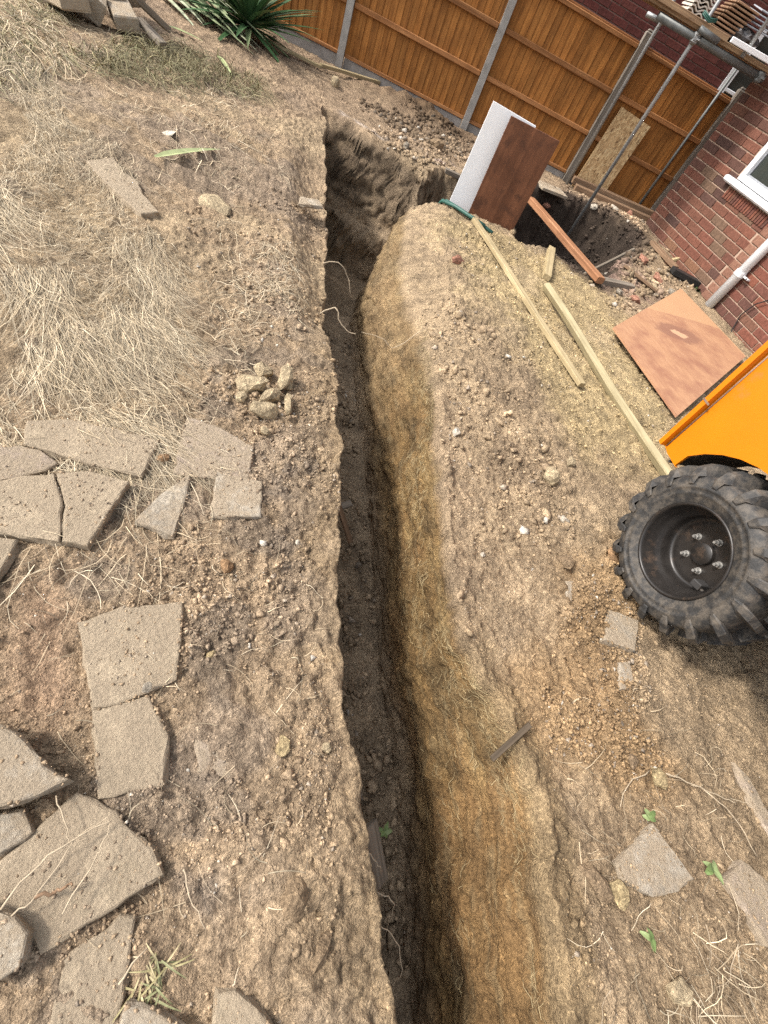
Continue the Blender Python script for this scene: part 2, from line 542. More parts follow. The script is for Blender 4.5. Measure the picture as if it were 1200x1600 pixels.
def empty(name, loc, rz=0.0, label=None, cat=None, group=None):
    o = bpy.data.objects.new(name, None)
    o.empty_display_size = .1
    COL.objects.link(o)
    o.location = loc; o.rotation_euler = (0, 0, rz)
    return tag(o, label, cat, group)

def mesh_np(name, V, F4, mat, attrs=None, smooth=True):
    """quad mesh from numpy arrays"""
    me = bpy.data.meshes.new(name)
    nv, nf = len(V), len(F4)
    k = F4.shape[1]
    me.vertices.add(nv); me.vertices.foreach_set('co', V.astype(np.float32).ravel())
    me.loops.add(nf*k); me.loops.foreach_set('vertex_index', F4.astype(np.int32).ravel())
    me.polygons.add(nf)
    me.polygons.foreach_set('loop_start', np.arange(0, nf*k, k, dtype=np.int32))
    me.polygons.foreach_set('loop_total', np.full(nf, k, dtype=np.int32))
    me.update(calc_edges=True)
    for an, A in (attrs or {}).items():
        ca = me.color_attributes.new(an, 'FLOAT_COLOR', 'POINT')
        arr = np.ones((nv, 4), np.float32); arr[:, :3] = A
        ca.data.foreach_set('color', arr.ravel())
    me.materials.append(M[mat])
    if smooth:
        me.polygons.foreach_set('use_smooth', np.ones(nf, bool))
    return me

# ------------------------------------------------------------------ terrain
O2 = np.array([0.64627196, 0.01055473])
ET = np.array([-0.5302919, 0.84781513])      # along the trench, away from the camera
EC = np.array([0.84781513, 0.5302919])       # across, to the right

def to_tc(x, y):
    dx = x-O2[0]; dy = y-O2[1]
    return dx*ET[0]+dy*ET[1], dx*EC[0]+dy*EC[1]

def to_xy(t, c):
    return O2[0]+t*ET[0]+c*EC[0], O2[1]+t*ET[1]+c*EC[1]

def curve(pts):
    a = np.array(pts, float)
    xs = np.linspace(a[0, 0], a[-1, 0], 400)
    ys = np.interp(xs, a[:, 0], a[:, 1])
    k = np.hanning(15); k /= k.sum()
    ysm = np.convolve(np.pad(ys, 7, mode='edge'), k, 'valid')
    return lambda t: np.interp(t, xs, ysm)

_cL = curve([(-3, .02), (-.15, .015), (.2, .0), (.39, -.03), (.6, -.065), (.9, -.1), (1.3, -.065), (1.8, -.01), (2.4, 0), (3.2, 0), (3.9, .05), (5, .09), (5.8, .12), (7.2, .12), (20, .2)])
_cR = curve([(-3, .5), (-.5, .52), (.02, .59), (.3, .65), (.45, .66), (.58, .6), (.73, .51), (.9, .46), (1.2, .475), (1.56, .52), (1.87, .575), (2.2, .62), (2.55, .71), (3.2, .79), (4, .86), (4.8, .95), (5.4, 1.02), (5.9, 1.16), (6.3, 1.4), (20, 1.5)])
_cF = curve([(-3, .38), (-.2, .39), (.4, .43), (.7, .41), (1, .41), (1.5, .43), (2, .45), (3, .455), (4, .455), (4.8, .53), (5.4, .70), (5.9, .95), (6.3, 1.3), (20, 1.4)])

def cL(t):
    return _cL(t)+.05*vn(t*1.6, t*0+8.3, 12)+.035*vn(t*3.7, t*0+3.3, 2)+.032*vn(t*9, t*0+1.3, 3)+.045*np.maximum(0, vn(t*6.3, t*0+4, 15))+.004*vn(t*19, t*0+7, 4)

def cR(t):
    return _cR(t)+.05*vn(t*3.7, t*0+13.3, 6)+.045*vn(t*11, t*0+21.3, 7)+.02*vn(t*31, t*0+2.3, 9)

def cF(t):
    return np.minimum(_cF(t)+.02*vn(t*5, t*0+33, 8), cR(t)-.02)

def t_end(c):
    return 7.68-.58*c

def depth_main(t):
    return .86+.59*sst(4.55, 4.75, t)

PIT_POLY = [(-1.534, 5.544, 0.000), (-1.210, 5.830, 0.000), (-0.920, 5.855, 0.000), (-0.462, 6.248, 0.000), (-0.321, 5.880, 0.000), (0.005, 6.242, 0.000), (0.190, 6.204, 0.000), (0.540, 6.254, 0.000), (0.809, 6.261, 0.000), (0.974, 7.354, 0.000),
            (1.259, 8.808, 0.000), (0.517, 9.198, 0.000), (0.053, 9.030, 0.000), (-0.303, 8.862, 0.000), (-0.934, 8.163, 0.000), (-1.208, 6.915, 0.000), (-1.575, 6.857, 0.000), (-1.775, 6.486, 0.000)]
PIT_POLY = [(p[0], p[1]) for p in PIT_POLY]
FO = np.array((-2.166, 9.277, 0.000))[:2]
AF = math.radians(17.97)
DF = np.array([math.cos(AF), math.sin(AF)])
NF = np.array([math.sin(AF), -math.cos(AF)])   # towards the camera side
AH = math.radians(-54.4)
W1 = np.array([1.2034, 9.5688])

def base_h(x, y):
    """soft shape of the ground without the excavations"""
    t, c = to_tc(x, y)
    z = .12*np.exp(-((x-1.2)**2+(y-9.5)**2)/1.6**2)
    # soil heap along the fence
    a = (x-FO[0])*DF[0]+(y-FO[1])*DF[1]; b = (x-FO[0])*NF[0]+(y-FO[1])*NF[1]
    z = z+.16*np.exp(-((a+.75)/.75)**2-((b-.42)/.3)**2)*(1+.6*fbm(x*6, y*6, 9, 2))
    # bank on the right of the trench is slightly crowned
    z = z+.05*sst(.5, 1.0, c)*(1-sst(1.2, 2.2, c))*sst(1.5, 2.6, t)*(1-sst(5, 6.5, t))
    z = z-.13*sst(-.32, .0, c)*(c < .2)*sst(2.5, 3.3, t)*(1-sst(5.4, 6.6, t))
    z = z-.15*np.exp(-np.clip(c-_cR(t), 0, 9)/.22)*(c > .2)*sst(2.6, 4.0, t)*(1-sst(6.2, 7.2, t))
    z = z+.03*np.exp(-np.abs(c-cR(t)-.012)/.035)*(c > .2)*(.5+fbm(t*7, c*7, 6, 3))*(1-sst(3, 4, t))
    near = np.exp(-((t-.6)/1.8)**2)
    und = .045*fbm(x*1.3, y*1.3, 1, 3)
    slabz = sst(-.18, -.4, c)*(1-sst(1.6, 2.4, t))
    z = z+und*(1-.75*slabz)
    return z

def excav(t, c, x, y):
    D = depth_main(t)
    l, f, r = cL(t), cF(t), cR(t)
    w = .055
    n = 1.15+1.1*sst(2.3, 3.8, t)
    left = np.clip((c-l)/w, 0, 1)
    right = np.clip((r-c)/np.maximum(r-f, .01), 0, 1)
    prof = np.minimum(left**.7, right**n)
    q = t-t_end(c)+.06*fbm(c*5, t*5, 3, 3)
    E = 1-.6*sst(-.3, .02, q)-.4*sst(-.52, -.34, q)
    z = -D*prof*E
    far = t > 5.2
    pz = np.zeros_like(z)
    m = (t > 5.0) & (c > .3)
    if m.any():
        s = psd(PIT_POLY, x[m], y[m])
        s = s+.09*fbm(x[m]*4, y[m]*4, 5, 4)+.015*fbm(x[m]*15, y[m]*15, 8, 3)
        dd = .55+.15*sst(2.6, 3.4, c[m])
        pz[m] = -dd*sst(-.02, .2, s)
    return np.minimum(z, pz), prof*E

SAND = [(-1.028, 5.318, 0.000), (-0.707, 5.308, 0.000), (-0.041, 6.386, 0.000), (0.981, 6.115, 0.000), (1.722, 4.184, 0.000), (1.473, 3.005, 0.000), (0.951, 2.849, 0.000), (0.447, 3.247, 0.000), (-0.289, 3.968, 0.000)]
ORANGE = [(0.877, 1.594, 0.000), (1.269, 2.070, 0.000), (1.493, 1.791, 0.000), (1.470, 1.154, 0.000), (1.667, 1.002, 0.000), (1.360, 0.797, 0.000), (1.069, 0.749, 0.000), (0.892, 1.011, 0.000)]
STRAWP = [(-4.603, 3.548, 0.000), (-3.643, 3.306, 0.000), (-2.397, 2.435, 0.000), (-1.700, 2.160, 0.000), (-1.336, 1.859, 0.000), (-1.074, 1.282, 0.000), (-1.344, 0.921, 0.000), (-1.504, 0.784, 0.000)]
DAMP = [(-0.957, 0.297, 0.000), (-0.825, 0.434, 0.000), (-0.662, 0.346, 0.000), (-0.447, 0.124, 0.000), (-0.469, 0.014, 0.000), (-0.629, 0.003, 0.000)]
ROUGH = [(-1.266, 1.612, 0.000), (-0.889, 1.749, 0.000), (-0.536, 1.840, 0.000), (0.201, 0.507, 0.000), (0.581, 0.103, 0.000), (0.708, -0.123, 0.000), (0.361, -0.252, 0.000), (0.008, 0.007, 0.000), (-0.510, 0.624, 0.000), (-0.430, 1.056, 0.000)]
TRACK = [(-3.540, 3.379, 0.000), (-3.849, 4.870, 0.000), (-2.421, 4.725, 0.000), (-1.878, 3.710, 0.000), (-1.817, 2.492, 0.000), (-2.351, 2.548, 0.000)]

def clod_fields(x, y, t, c):
    cl = .35+.9*vn(x*1.7, y*1.7, 12)
    cl = cl+1.0*sst(-.15, .25, psd(ORANGE, x, y))+.55*sst(-.2, .15, psd(ROUGH, x, y))
    cl = cl-.5*sst(-.05, .2, psd(DAMP, x, y))
    cl = cl+.8*sst(.05, .3, c-_cR(t))*sst(1.3, .9, c-_cR(t)+.3*vn(x*2, y*2, 5))*sst(.9, 1.6, t)*sst(6, 5, t)
    return np.clip(cl, .08, 1.7)

def fine_h(x, y, t, c, cl):
    z = .022*fbm(x*7, y*7, 2, 4)
    z = z+.019*fbm(x*31, y*31, 6, 3)+.007*fbm(x*90, y*90, 9, 2)
    for sc, amp, s in ((11, .016, 0), (24, .011, 4), (52, .007, 8)):
        wx = x*sc+.5*vn(x*sc*.9, y*sc*.9, 13); wy = y*sc+.5*vn(x*sc*.9+9, y*sc*.9, 14)
        F, cid = worley(wx, wy, s)
        dome = np.sqrt(np.clip(1-(F*(1.25+.9*vn(x*sc*2.3, y*sc*2.3, s+5)))**2, 0, 1))
        z = z+amp*dome*np.where(cid > .45, cid, .12)*cl
    # tracked-machine ripples on the far left
    tm = sst(-.1, .5, psd(TRACK, x, y))
    z = z+tm*.026*np.sin((t*.93+c*.35+.12*fbm(x*2, y*2, 3, 2))*2*math.pi/.17)
    return z

def ground_z(x, y, fine=True):
    x = np.atleast_1d(np.asarray(x, float)); y = np.atleast_1d(np.asarray(y, float))
    t, c = to_tc(x, y)
    ez, e = excav(t, c, x, y)
    z = base_h(x, y)*(1-sst(0, .4, -ez))+ez
    if fine:
        z = z+fine_h(x, y, t, c, clod_fields(x, y, t, c))*(1-.5*sst(.05, .3, -ez))
    return z

def gz(x, y):
    return float(ground_z(x, y, False)[0])

def soil_color(x, y, z, t, c, ez):
    n = fbm(x*2.1, y*2.1, 15, 4); n2 = fbm(x*8, y*8, 17, 3)
    col = np.zeros(x.shape+(3,))
    col[:] = (.345, .255, .17)

    def blend(w, k):
        w = np.clip(w, 0, 1)[..., None]
        col[:] = col*(1-w)+np.array(k)*w
    j = .25*n+.1*n2
    blend(sst(-.2, .35, c-.55+j)*(1-sst(7, 8.5, t)), (.358, .268, .175))            # right
    blend(sst(.02, .3, fbm(x*3.1, y*3.1, 13, 4))*.6*sst(.1, .4, c-cR(t))*sst(1.2, 2.2, t), (.25, .185, .125))
    blend(sst(.15, .09, c-cR(t)+.06*n2)*(c > .25)*.8*sst(1.2, .5, t), (.265, .19, .105))
    blend(sst(.0, .5, c-.5)*sst(.8, .0, t+.5*n)*.8, (.29, .212, .135))                 # lower right, damp
    blend(sst(-.3, .4, psd(SAND, x, y)+j*2)*.9, (.41, .316, .178))
    blend(sst(-.15, .2, psd(ORANGE, x, y)+j)*.8, (.31, .205, .11))
    blend(sst(-.42, .0, c+.5*n)*(c < .2)*sst(4.5, 3.5, t)*.55, (.345, .252, .15))
    blend(sst(-.5, .3, psd(STRAWP, x, y)+j*2)*.6, (.355, .272, .17))
    blend(sst(-.06, .1, psd(DAMP, x, y)+j*.3)*.7, (.34, .225, .15))
    blend(sst(.05, .25, n+.05)*.5*sst(.1, -.3, c), (.27, .215, .17))
    blend(sst(.22, .34, fbm(x*4.3, y*4.3, 4, 4))*.5*sst(3.4, 2.4, t)*sst(.1, -.2, c), (.19, .155, .125))
    blend(sst(.1, .35, -n-.02)*.5*sst(2.2, 3.2, t+n), (.42, .325, .21))
    blend(sst(6.0, 8.0, t)*.6, (.29, .21, .145))
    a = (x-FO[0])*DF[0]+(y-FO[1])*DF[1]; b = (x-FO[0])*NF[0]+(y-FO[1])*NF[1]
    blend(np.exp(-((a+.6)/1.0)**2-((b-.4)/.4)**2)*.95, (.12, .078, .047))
    # chalk line along the end of the trench
    tl = t-t_end(c)
    blend(np.exp(-((tl-.1)/.05)**2)*sst(.0, .3, n+.18)*sst(.0, .2, c)*sst(1.55, 1.35, c)*.7, (.55, .47, .41))
    px, py = (-1.706, 6.952, 0.000)[:2]
    blend(np.exp(-((x-px)**2+(y-py)**2)/.3**2)*sst(-.1, .2, n2+n)*.8, (.5, .4, .35))
    # debris strip and black soil by the house
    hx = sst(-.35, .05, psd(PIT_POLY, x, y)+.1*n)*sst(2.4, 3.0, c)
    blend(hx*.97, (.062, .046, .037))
    px, py = (1.166, 6.901, 0.000)[:2]
    blend(np.exp(-((x-px)**2+(y-py)**2)/.75**2)*.8*sst(-.2, .2, n2+.1), (.30, .205, .165))
    # trench: walls and floor
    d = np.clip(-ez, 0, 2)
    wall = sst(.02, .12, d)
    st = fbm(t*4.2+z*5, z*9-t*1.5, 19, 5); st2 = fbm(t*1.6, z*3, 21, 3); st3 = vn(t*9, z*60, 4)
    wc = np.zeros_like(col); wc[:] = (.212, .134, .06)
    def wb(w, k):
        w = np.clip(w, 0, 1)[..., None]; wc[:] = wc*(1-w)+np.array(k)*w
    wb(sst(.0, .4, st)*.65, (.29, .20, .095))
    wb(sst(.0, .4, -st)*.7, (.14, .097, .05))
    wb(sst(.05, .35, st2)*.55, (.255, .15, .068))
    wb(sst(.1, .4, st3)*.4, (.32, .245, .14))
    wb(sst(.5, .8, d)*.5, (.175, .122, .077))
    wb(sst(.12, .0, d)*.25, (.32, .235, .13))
    wb(sst(2.2, 3.6, t)*.55, (.27, .20, .12))
    wb(sst(5.6, 6.6, t)*.75, (.185, .143, .105))  # grey-brown end face, darkened to put its shadow pocket into the colour
    rm = sst(.25, .32, c)[..., None]
    wc = wc*rm+np.array((.37, .275, .185))*(1-rm)  # unseen left wall made paler to bounce light into the trench
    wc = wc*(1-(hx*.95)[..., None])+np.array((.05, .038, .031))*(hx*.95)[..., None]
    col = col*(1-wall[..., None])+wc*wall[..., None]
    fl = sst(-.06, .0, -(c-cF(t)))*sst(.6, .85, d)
    col = col*(1-fl[..., None])+np.array((.34, .258, .175))*fl[..., None]  # floor colour lightened too, to brighten the deep cut
    col *= (1+.28*fbm(x*5, y*5, 10, 3))[..., None]
    return np.clip(col, .02, .8)

def seglist(segs):
    out = [segs[0][0]]
    for a, b, s0, s1 in segs:
        p = a; k = 0
        n = max(1, int(round(2*(b-a)/(s0+s1))))
        u = np.linspace(0, 1, n+1)[1:]
        w = (s0*u+.5*(s1-s0)*u*u); w /= w[-1]
        out += list(a+(b-a)*w)
    return np.array(out)

def make_ground():
    T = seglist([(-60, -6, 20, 2), (-6, -1.0, 1.2, .04), (-1.0, -.45, .03, .009), (-.45, 2.2, .008, .010), (2.2, 5, .012, .018), (5, 6.1, .02, .018),
                 (6.1, 7.8, .013, .013), (7.8, 10.5, .025, .045), (10.5, 14, .06, .3), (14, 80, .8, 16)])
    Lo = seglist([(0, 1.0, .008, .009), (1.0, 2.2, .010, .018), (2.2, 5.5, .02, .07), (5.5, 9, .09, .6), (9, 80, 1.5, 20)])[1:]
    Ro = seglist([(0, .9, .008, .010), (.9, 2.2, .011, .018), (2.2, 5.5, .02, .035), (5.5, 8, .05, .5), (8, 80, 1.5, 20)])[1:]
    nl, nf, nr = 14, 40, 92
    t = T[:, None]
    l = cL(T)[:, None]; f = cF(T)[:, None]; r = cR(T)[:, None]
    n = (1.15+1.1*sst(2.3, 3.8, T))[:, None]
    lw = np.linspace(0, 1, nl+1)[None, 1:]*.055
    wv = np.linspace(0, 1, nr+1)[None, 1:]
    v = .65*(1-(1-wv)**(1/n))+.35*wv          # even steps of depth down the wall
    cols = [l-Lo[::-1][None, :], l, l+lw]
    fl = np.linspace(0, 1, nf+1)[None, 1:]
    cols.append(l+.055+(f-l-.055)*fl)
    cols.append(f+(r-f)*v)
    cols.append(r+Ro[None, :])
    c = np.concatenate(cols, 1)
    t = np.broadcast_to(t, c.shape).copy()
    x, y = to_xy(t, c)
    ez, e = excav(t, c, x, y)
    cl = clod_fields(x, y, t, c)
    bh = base_h(x, y)
    far = np.hypot(x, y-3) > 14
    bh = np.where(far, 0, bh)
    d = np.clip(-ez, 0, 3)
    z = bh*(1-sst(0, .4, d))+ez+np.where(far, 0, fine_h(x, y, t, c, cl)*(1-.55*sst(.05, .3, d)))
    # rough floor
    z = z+.05*fbm(x*6, y*6, 7, 4)*sst(.7, .9, d)
    # relief of the cut faces: pushed in and out across the trench, dragged along it
    wm = sst(.04, .15, d)*(1-sst(.97, 1.0, d/np.maximum(depth_main(t), .1)))*sst(.3, .4, c)
    crk = np.clip(.06-np.abs(fbm(t*3.2+.8*z, z*3.4, 11, 3)), 0, .06)/.06
    scr = np.sin((t*.8+z*.75+.06*fbm(t*3, z*3, 4, 2))*2*math.pi/.11)*sst(.08, .25, fbm(t*1.1+5, z*1.3, 14, 2))*.0045
    rel = scr+.035*fbm(t*2.0, z*4, 1, 3)+.034*fbm(t*6, z*11, 5, 4)+.014*fbm(t*5, z*45, 9, 3)+.012*fbm(t*30, z*30, 3, 2)+.022*crk*vn(t*2, z*2, 8)*2
    dc = wm*rel
    # bucket-tooth steps on the end face
    em = sst(.03, .1, d)*sst(5.9, 6.2, t)*(c < 1.6)
    q = z*7.5+.3*vn(c*3, z*3, 2)
    dt = em*(.05*(np.abs((q-np.floor(q))-.5)*2)*sst(1.0, .6, c)+.10*fbm(c*5, z*9, 6, 4)+.02*fbm(c*20, z*20, 9, 3))
    x2, y2 = to_xy(t-dt, c+dc)
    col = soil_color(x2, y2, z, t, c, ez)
    V = np.stack([x2, y2, z], -1).reshape(-1, 3)
    R_, C_ = c.shape
    idx = np.arange(R_*C_).reshape(R_, C_)
    F = np.stack([idx[:-1, :-1], idx[:-1, 1:], idx[1:, 1:], idx[1:, :-1]], -1).reshape(-1, 4)
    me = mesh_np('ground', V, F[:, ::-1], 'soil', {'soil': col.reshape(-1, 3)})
    me.update()
    # make faces look up
    o = link('ground', me, None)
    tag(o, kind='structure')
    if me.polygons[len(me.polygons)//5].normal.z < 0:
        me.flip_normals()
    print('ground', len(V), len(F))
    return o
make_ground()

# ------------------------------------------------------------------ loose crumbs, pebbles and clods lying on the soil
def ico(sub=1):
    bm = bmesh.new(); bmesh.ops.create_icosphere(bm, subdivisions=sub, radius=1)
    V = np.array([v.co[:] for v in bm.verts]); F = np.array([[v.index for v in f.verts] for f in bm.faces])
    bm.free(); return V, F

def scatter_crumbs():
    V0, F0 = ico(1)       # 12 verts, 20 faces
    variants = []
    for k in range(10):
        q = V0*(1+NR.normal(0, .3, (len(V0), 1)))
        q = q+NR.normal(0, .16, q.shape)
        for _ in range(4):
            nr_ = NR.normal(size=3); nr_ /= np.linalg.norm(nr_)
            q = q-np.outer(np.clip(q@nr_-.5, 0, None), nr_)
        variants.append(q)
    P = []
    PIT_IN = PIT_POLY[3:14]
    ZS = {}
    def zone(n, poly, s0, s1, bright=1.0, pw=2.2):
        A = np.array(poly)[:, :2]
        lo, hi = A.min(0), A.max(0)
        got = 0
        while got < n:
            x = NR.uniform(lo[0], hi[0], n); y = NR.uniform(lo[1], hi[1], n)
            m = psd(poly, x, y)+.25*fbm(x*2, y*2, 3, 2) > 0
            dens = .5+1.2*fbm(x*3.3, y*3.3, 20, 3)
            m &= NR.random(n) < dens
            for a, b in zip(x[m], y[m]):
                s = s0+(s1-s0)*NR.random()**pw
                P.append((a, b, s, bright)); got += 1
                if got >= n:
                    break
    NEARL = [(-1.320, 1.026, 0.000), (-0.754, 2.236, 0.000), (0.100, 0.717, 0.000), (0.708, -0.123, 0.000), (-0.273, -0.580, 0.000), (-1.220, 0.127, 0.000)]
    NEARR = [(-0.116, 2.615, 0.000), (0.620, 3.233, 0.000), (1.354, 2.132, 0.000), (1.691, 1.626, 0.000), (2.489, 1.163, 0.000), (2.205, 0.218, 0.000), (1.282, -0.095, 0.000), (1.110, 0.520, 0.000), (0.517, 0.976, 0.000)]
    zone(17000, NEARL, .0018, .0065, 1.05, 4)
    zone(3800, ROUGH, .0026, .012, 1.05, 3.6)
    zone(110, ROUGH, .012, .026, .95, 2)
    zone(50, NEARL, .010, .018, .95, 2)
    zone(60, NEARR, .010, .022, .98, 2)
    zone(11000, NEARR, .0018, .007, 1.05, 4)
    zone(6500, ORANGE, .0028, .0135, .95, 3)
    zone(6000, SAND, .0035, .016, 1.06, 4)
    zone(1500, [(-2.412, 3.058, 0.000), (-1.943, 4.387, 0.000), (-0.397, 1.589, 0.000), (-1.035, 1.322, 0.000)], .005, .02)
    zone(1300, [(-2.718, 6.455, 0.000), (-2.109, 8.359, 0.000), (-1.120, 8.918, 0.000), (-1.853, 6.589, 0.000)], .012, .045, .85)
    zone(420, [(-3.420, 7.060, 0.000), (-1.759, 8.680, 0.000), (-1.440, 6.225, 0.000), (-2.449, 6.667, 0.000)], .01, .03, .75)
    zone(900, [(-3.364, 7.724, 0.000), (-2.833, 8.473, 0.000), (-1.756, 8.862, 0.000), (-1.577, 7.925, 0.000), (-2.328, 7.272, 0.000), (-3.083, 7.173, 0.000)], .015, .055, .5)
    zone(800, [(0.337, 6.001, 0.000), (1.997, 9.650, 0.000), (2.247, 7.820, 0.000), (1.351, 5.452, 0.000), (0.918, 5.801, 0.000)], .01, .045, 1.0)
    zone(420, [(-0.223, 9.253, 0.000), (1.298, 9.711, 0.000), (1.150, 8.592, 0.000), (-0.034, 8.805, 0.000)], .01, .04, 1.5)
    zone(1300, PIT_IN, .012, .05, .8, 2)
    zone(260, [(0.650, 7.776, 0.000), (1.373, 9.033, 0.000), (1.953, 8.513, 0.000), (1.802, 7.143, 0.000), (0.966, 6.324, 0.000)], .02, .07, .8, 2)
    BANK = [(-0.886, 3.850, 0.000), (-0.375, 3.837, 0.000), (0.559, 2.977, 0.000), (0.989, 2.191, 0.000), (0.982, 1.668, 0.000), (0.469, 1.309, 0.000), (0.092, 2.047, 0.000)]
    zone(150, BANK, .014, .045, .95, 2.2)
    zone(1500, BANK, .004, .016, 1.0, 2.5)
    # crumbs on the trench floor
    for k in range(1700):
        t = NR.uniform(-.3, 4.4); c = NR.uniform(.06, .5)
        x, y = to_xy(t, c)
        P.append((float(x), float(y), .005+.03*NR.random()**2.5, .95))
    for poly, zt, tl, cc in SLABS:      # grit lying on the slabs
        A = np.array(poly); lo, hi = A.min(0), A.max(0); ar = (hi-lo).prod()
        m = int(ar*5200)
        xs = NR.uniform(lo[0], hi[0], m); ys = NR.uniform(lo[1], hi[1], m)
        dn = fbm(xs*7, ys*7, 4, 3)
        for x_, y_, d_ in zip(xs, ys, psd(A, xs, ys)-.0+.0*dn):
            if d_ > .012 and NR.random() < .35+1.5*float(fbm(np.array([x_*7]), np.array([y_*7]), 4, 2)[0]):
                P.append((x_, y_, .0015+.006*NR.random()**4, 1.05)); ZS[len(P)-1] = zt+(x_-cc[0])*tl[0]+(y_-cc[1])*tl[1]
    for poly, zt, tl, cc in SLABS:      # soil pushed up against the slab edges
        A = np.array(poly)
        for i in range(len(A)):
            a_, b_ = A[i], A[(i+1) % len(A)]
            L = np.hypot(*(b_-a_)); nn = np.array([b_[1]-a_[1], a_[0]-b_[0]])/max(L, 1e-6)
            if psd(A, np.array([(a_+b_)[0]/2+nn[0]*.01]), np.array([(a_+b_)[1]/2+nn[1]*.01]))[0] > 0:
                nn = -nn
            for q in range(int(L*650)):
                u = NR.random()
                p_ = a_+(b_-a_)*u
                dn = float(fbm(np.array([p_[0]*9]), np.array([p_[1]*9]), 14, 2)[0])
                if NR.random() > .35+1.8*dn:
                    continue
                off = NR.normal(.008, .014)
                s_ = .0015+.0065*NR.random()**3
                P.append((p_[0]+nn[0]*off, p_[1]+nn[1]*off, s_, .98))
                if off < .004:
                    if off < -.002-.03*max(dn, 0):
                        P.pop(); continue
                    ZS[len(P)-1] = zt+(p_[0]-cc[0])*tl[0]+(p_[1]-cc[1])*tl[1]-.002
    P = np.array(P)
    x, y, s, br = P.T
    t, c = to_tc(x, y)
    ez, e = excav(t, c, x, y)
    keep = (np.abs(ez) < .02) | ((-ez > .7) & (c < cF(t)))
    keep |= (t > 5.5)
    zfix = np.full(len(P), np.nan)
    for k_, v_ in ZS.items():
        zfix[k_] = v_
    keep |= ~np.isnan(zfix)
    zfix = zfix[keep]
    x, y, s, br, t, c, ez = [q[keep] for q in (x, y, s, br, t, c, ez)]
    z = ground_z(x, y)
    z = np.where(np.isnan(zfix), z, zfix)
    col = soil_color(x, y, z, t, c, ez)
    n = len(x)
    tone = (br*NR.uniform(.85, 1.35, n))[:, None]
    grey = NR.random(n)[:, None]
    col = col*tone
    col = np.where(grey > .93, col.mean(1, keepdims=True)*np.array([1.22, 1.0, .78]), col)
    col = np.where(grey < .012, np.array([.55, .5, .43]), col)
    big = s > .006
    OV = np.array([(1, 0, 0), (-1, 0, 0), (0, 1, 0), (0, -1, 0), (0, 0, 1), (0, 0, -1)], float)
    OF = np.array([(0, 2, 4), (2, 1, 4), (1, 3, 4), (3, 0, 4), (2, 0, 5), (1, 2, 5), (3, 1, 5), (0, 3, 5)])
    small_v = [OV*(1+NR.normal(0, .25, (6, 1)))+NR.normal(0, .15, OV.shape) for k in range(12)]
    VV = []; FF = []; CC = []; off = 0
    for sel, vrs, f0 in ((big, variants, F0), (~big, small_v, OF)):
        m = int(sel.sum()); nvp = len(vrs[0])
        base = np.array(vrs)[NR.integers(0, len(vrs), m)]
        an = NR.uniform(0, 6.28, m); ca, sa = np.cos(an), np.sin(an)
        ss = s[sel]
        sc3 = np.stack([ss*NR.uniform(.8, 1.4, m), ss*NR.uniform(.7, 1.1, m), ss*NR.uniform(.5, .9, m)], -1)
        q = base*sc3[:, None, :]
        A = np.zeros((m, nvp, 3))
        A[..., 0] = q[..., 0]*ca[:, None]-q[..., 1]*sa[:, None]+x[sel][:, None]
        A[..., 1] = q[..., 0]*sa[:, None]+q[..., 1]*ca[:, None]+y[sel][:, None]
        A[..., 2] = q[..., 2]+(z[sel]+ss*.05)[:, None]
        VV.append(A.reshape(-1, 3)); FF.append((f0[None]+(np.arange(m)*nvp)[:, None, None]).reshape(-1, 3)+off)
        CC.append(np.repeat(col[sel], nvp, 0)); off += m*nvp
    me = mesh_np('soil_crumbs', np.concatenate(VV), np.concatenate(FF), 'clod', {'soil': np.concatenate(CC)}, smooth=False)
    o = link('soil_crumbs', me, None)
    tag(o, 'loose crumbs of soil and pebbles strewn over the dug ground', 'soil crumbs', None, 'stuff')
    print('crumbs', n)
SLABS = []

# ------------------------------------------------------------------ dry grass
def ribbon_mesh(name, strands, mat, label, cat, group=None, kind='stuff'):
    """strands: list of (points Nx3, width, colour)"""
    Vs = []; Fs = []; Cs = []; o = 0
    for pts, w, col in strands:
        n = len(pts)
        d = np.gradient(pts, axis=0); d /= np.linalg.norm(d, axis=1, keepdims=True)+1e-9
        side = np.cross(d, np.array([0, 0, 1.0])+NR.normal(0, .35, 3)); side /= np.linalg.norm(side, axis=1, keepdims=True)+1e-9
        wv = (w*np.linspace(1, .35, n))[:, None]*.5
        Vs.append(np.concatenate([pts-side*wv, pts+side*wv])); Cs.append(np.repeat([col], 2*n, 0))
        for i in range(n-1):
            Fs.append((o+i, o+i+1, o+n+i+1, o+n+i))
        o += 2*n
    me = mesh_np(name, np.concatenate(Vs), np.array(Fs), mat, {'tint': np.concatenate(Cs)}, smooth=True)
    ob = link(name, me, None)
    return tag(ob, label, cat, group, kind)

STRAW_COLS = [(.6, .485, .325), (.5, .40, .265), (.64, .54, .385), (.43, .34, .225), (.39, .33, .23), (.31, .245, .17)]
def strand(x, y, a, L, lift, curl, n=6):
    u = np.linspace(0, 1, n)
    ang = a+curl*u
    step = L/(n-1)
    px = x+np.concatenate([[0], np.cumsum(np.cos(ang[:-1])*step)]); py = y+np.concatenate([[0], np.cumsum(np.sin(ang[:-1])*step)])
    pz = lift*np.sin(u*math.pi*.9)
    return px, py, pz

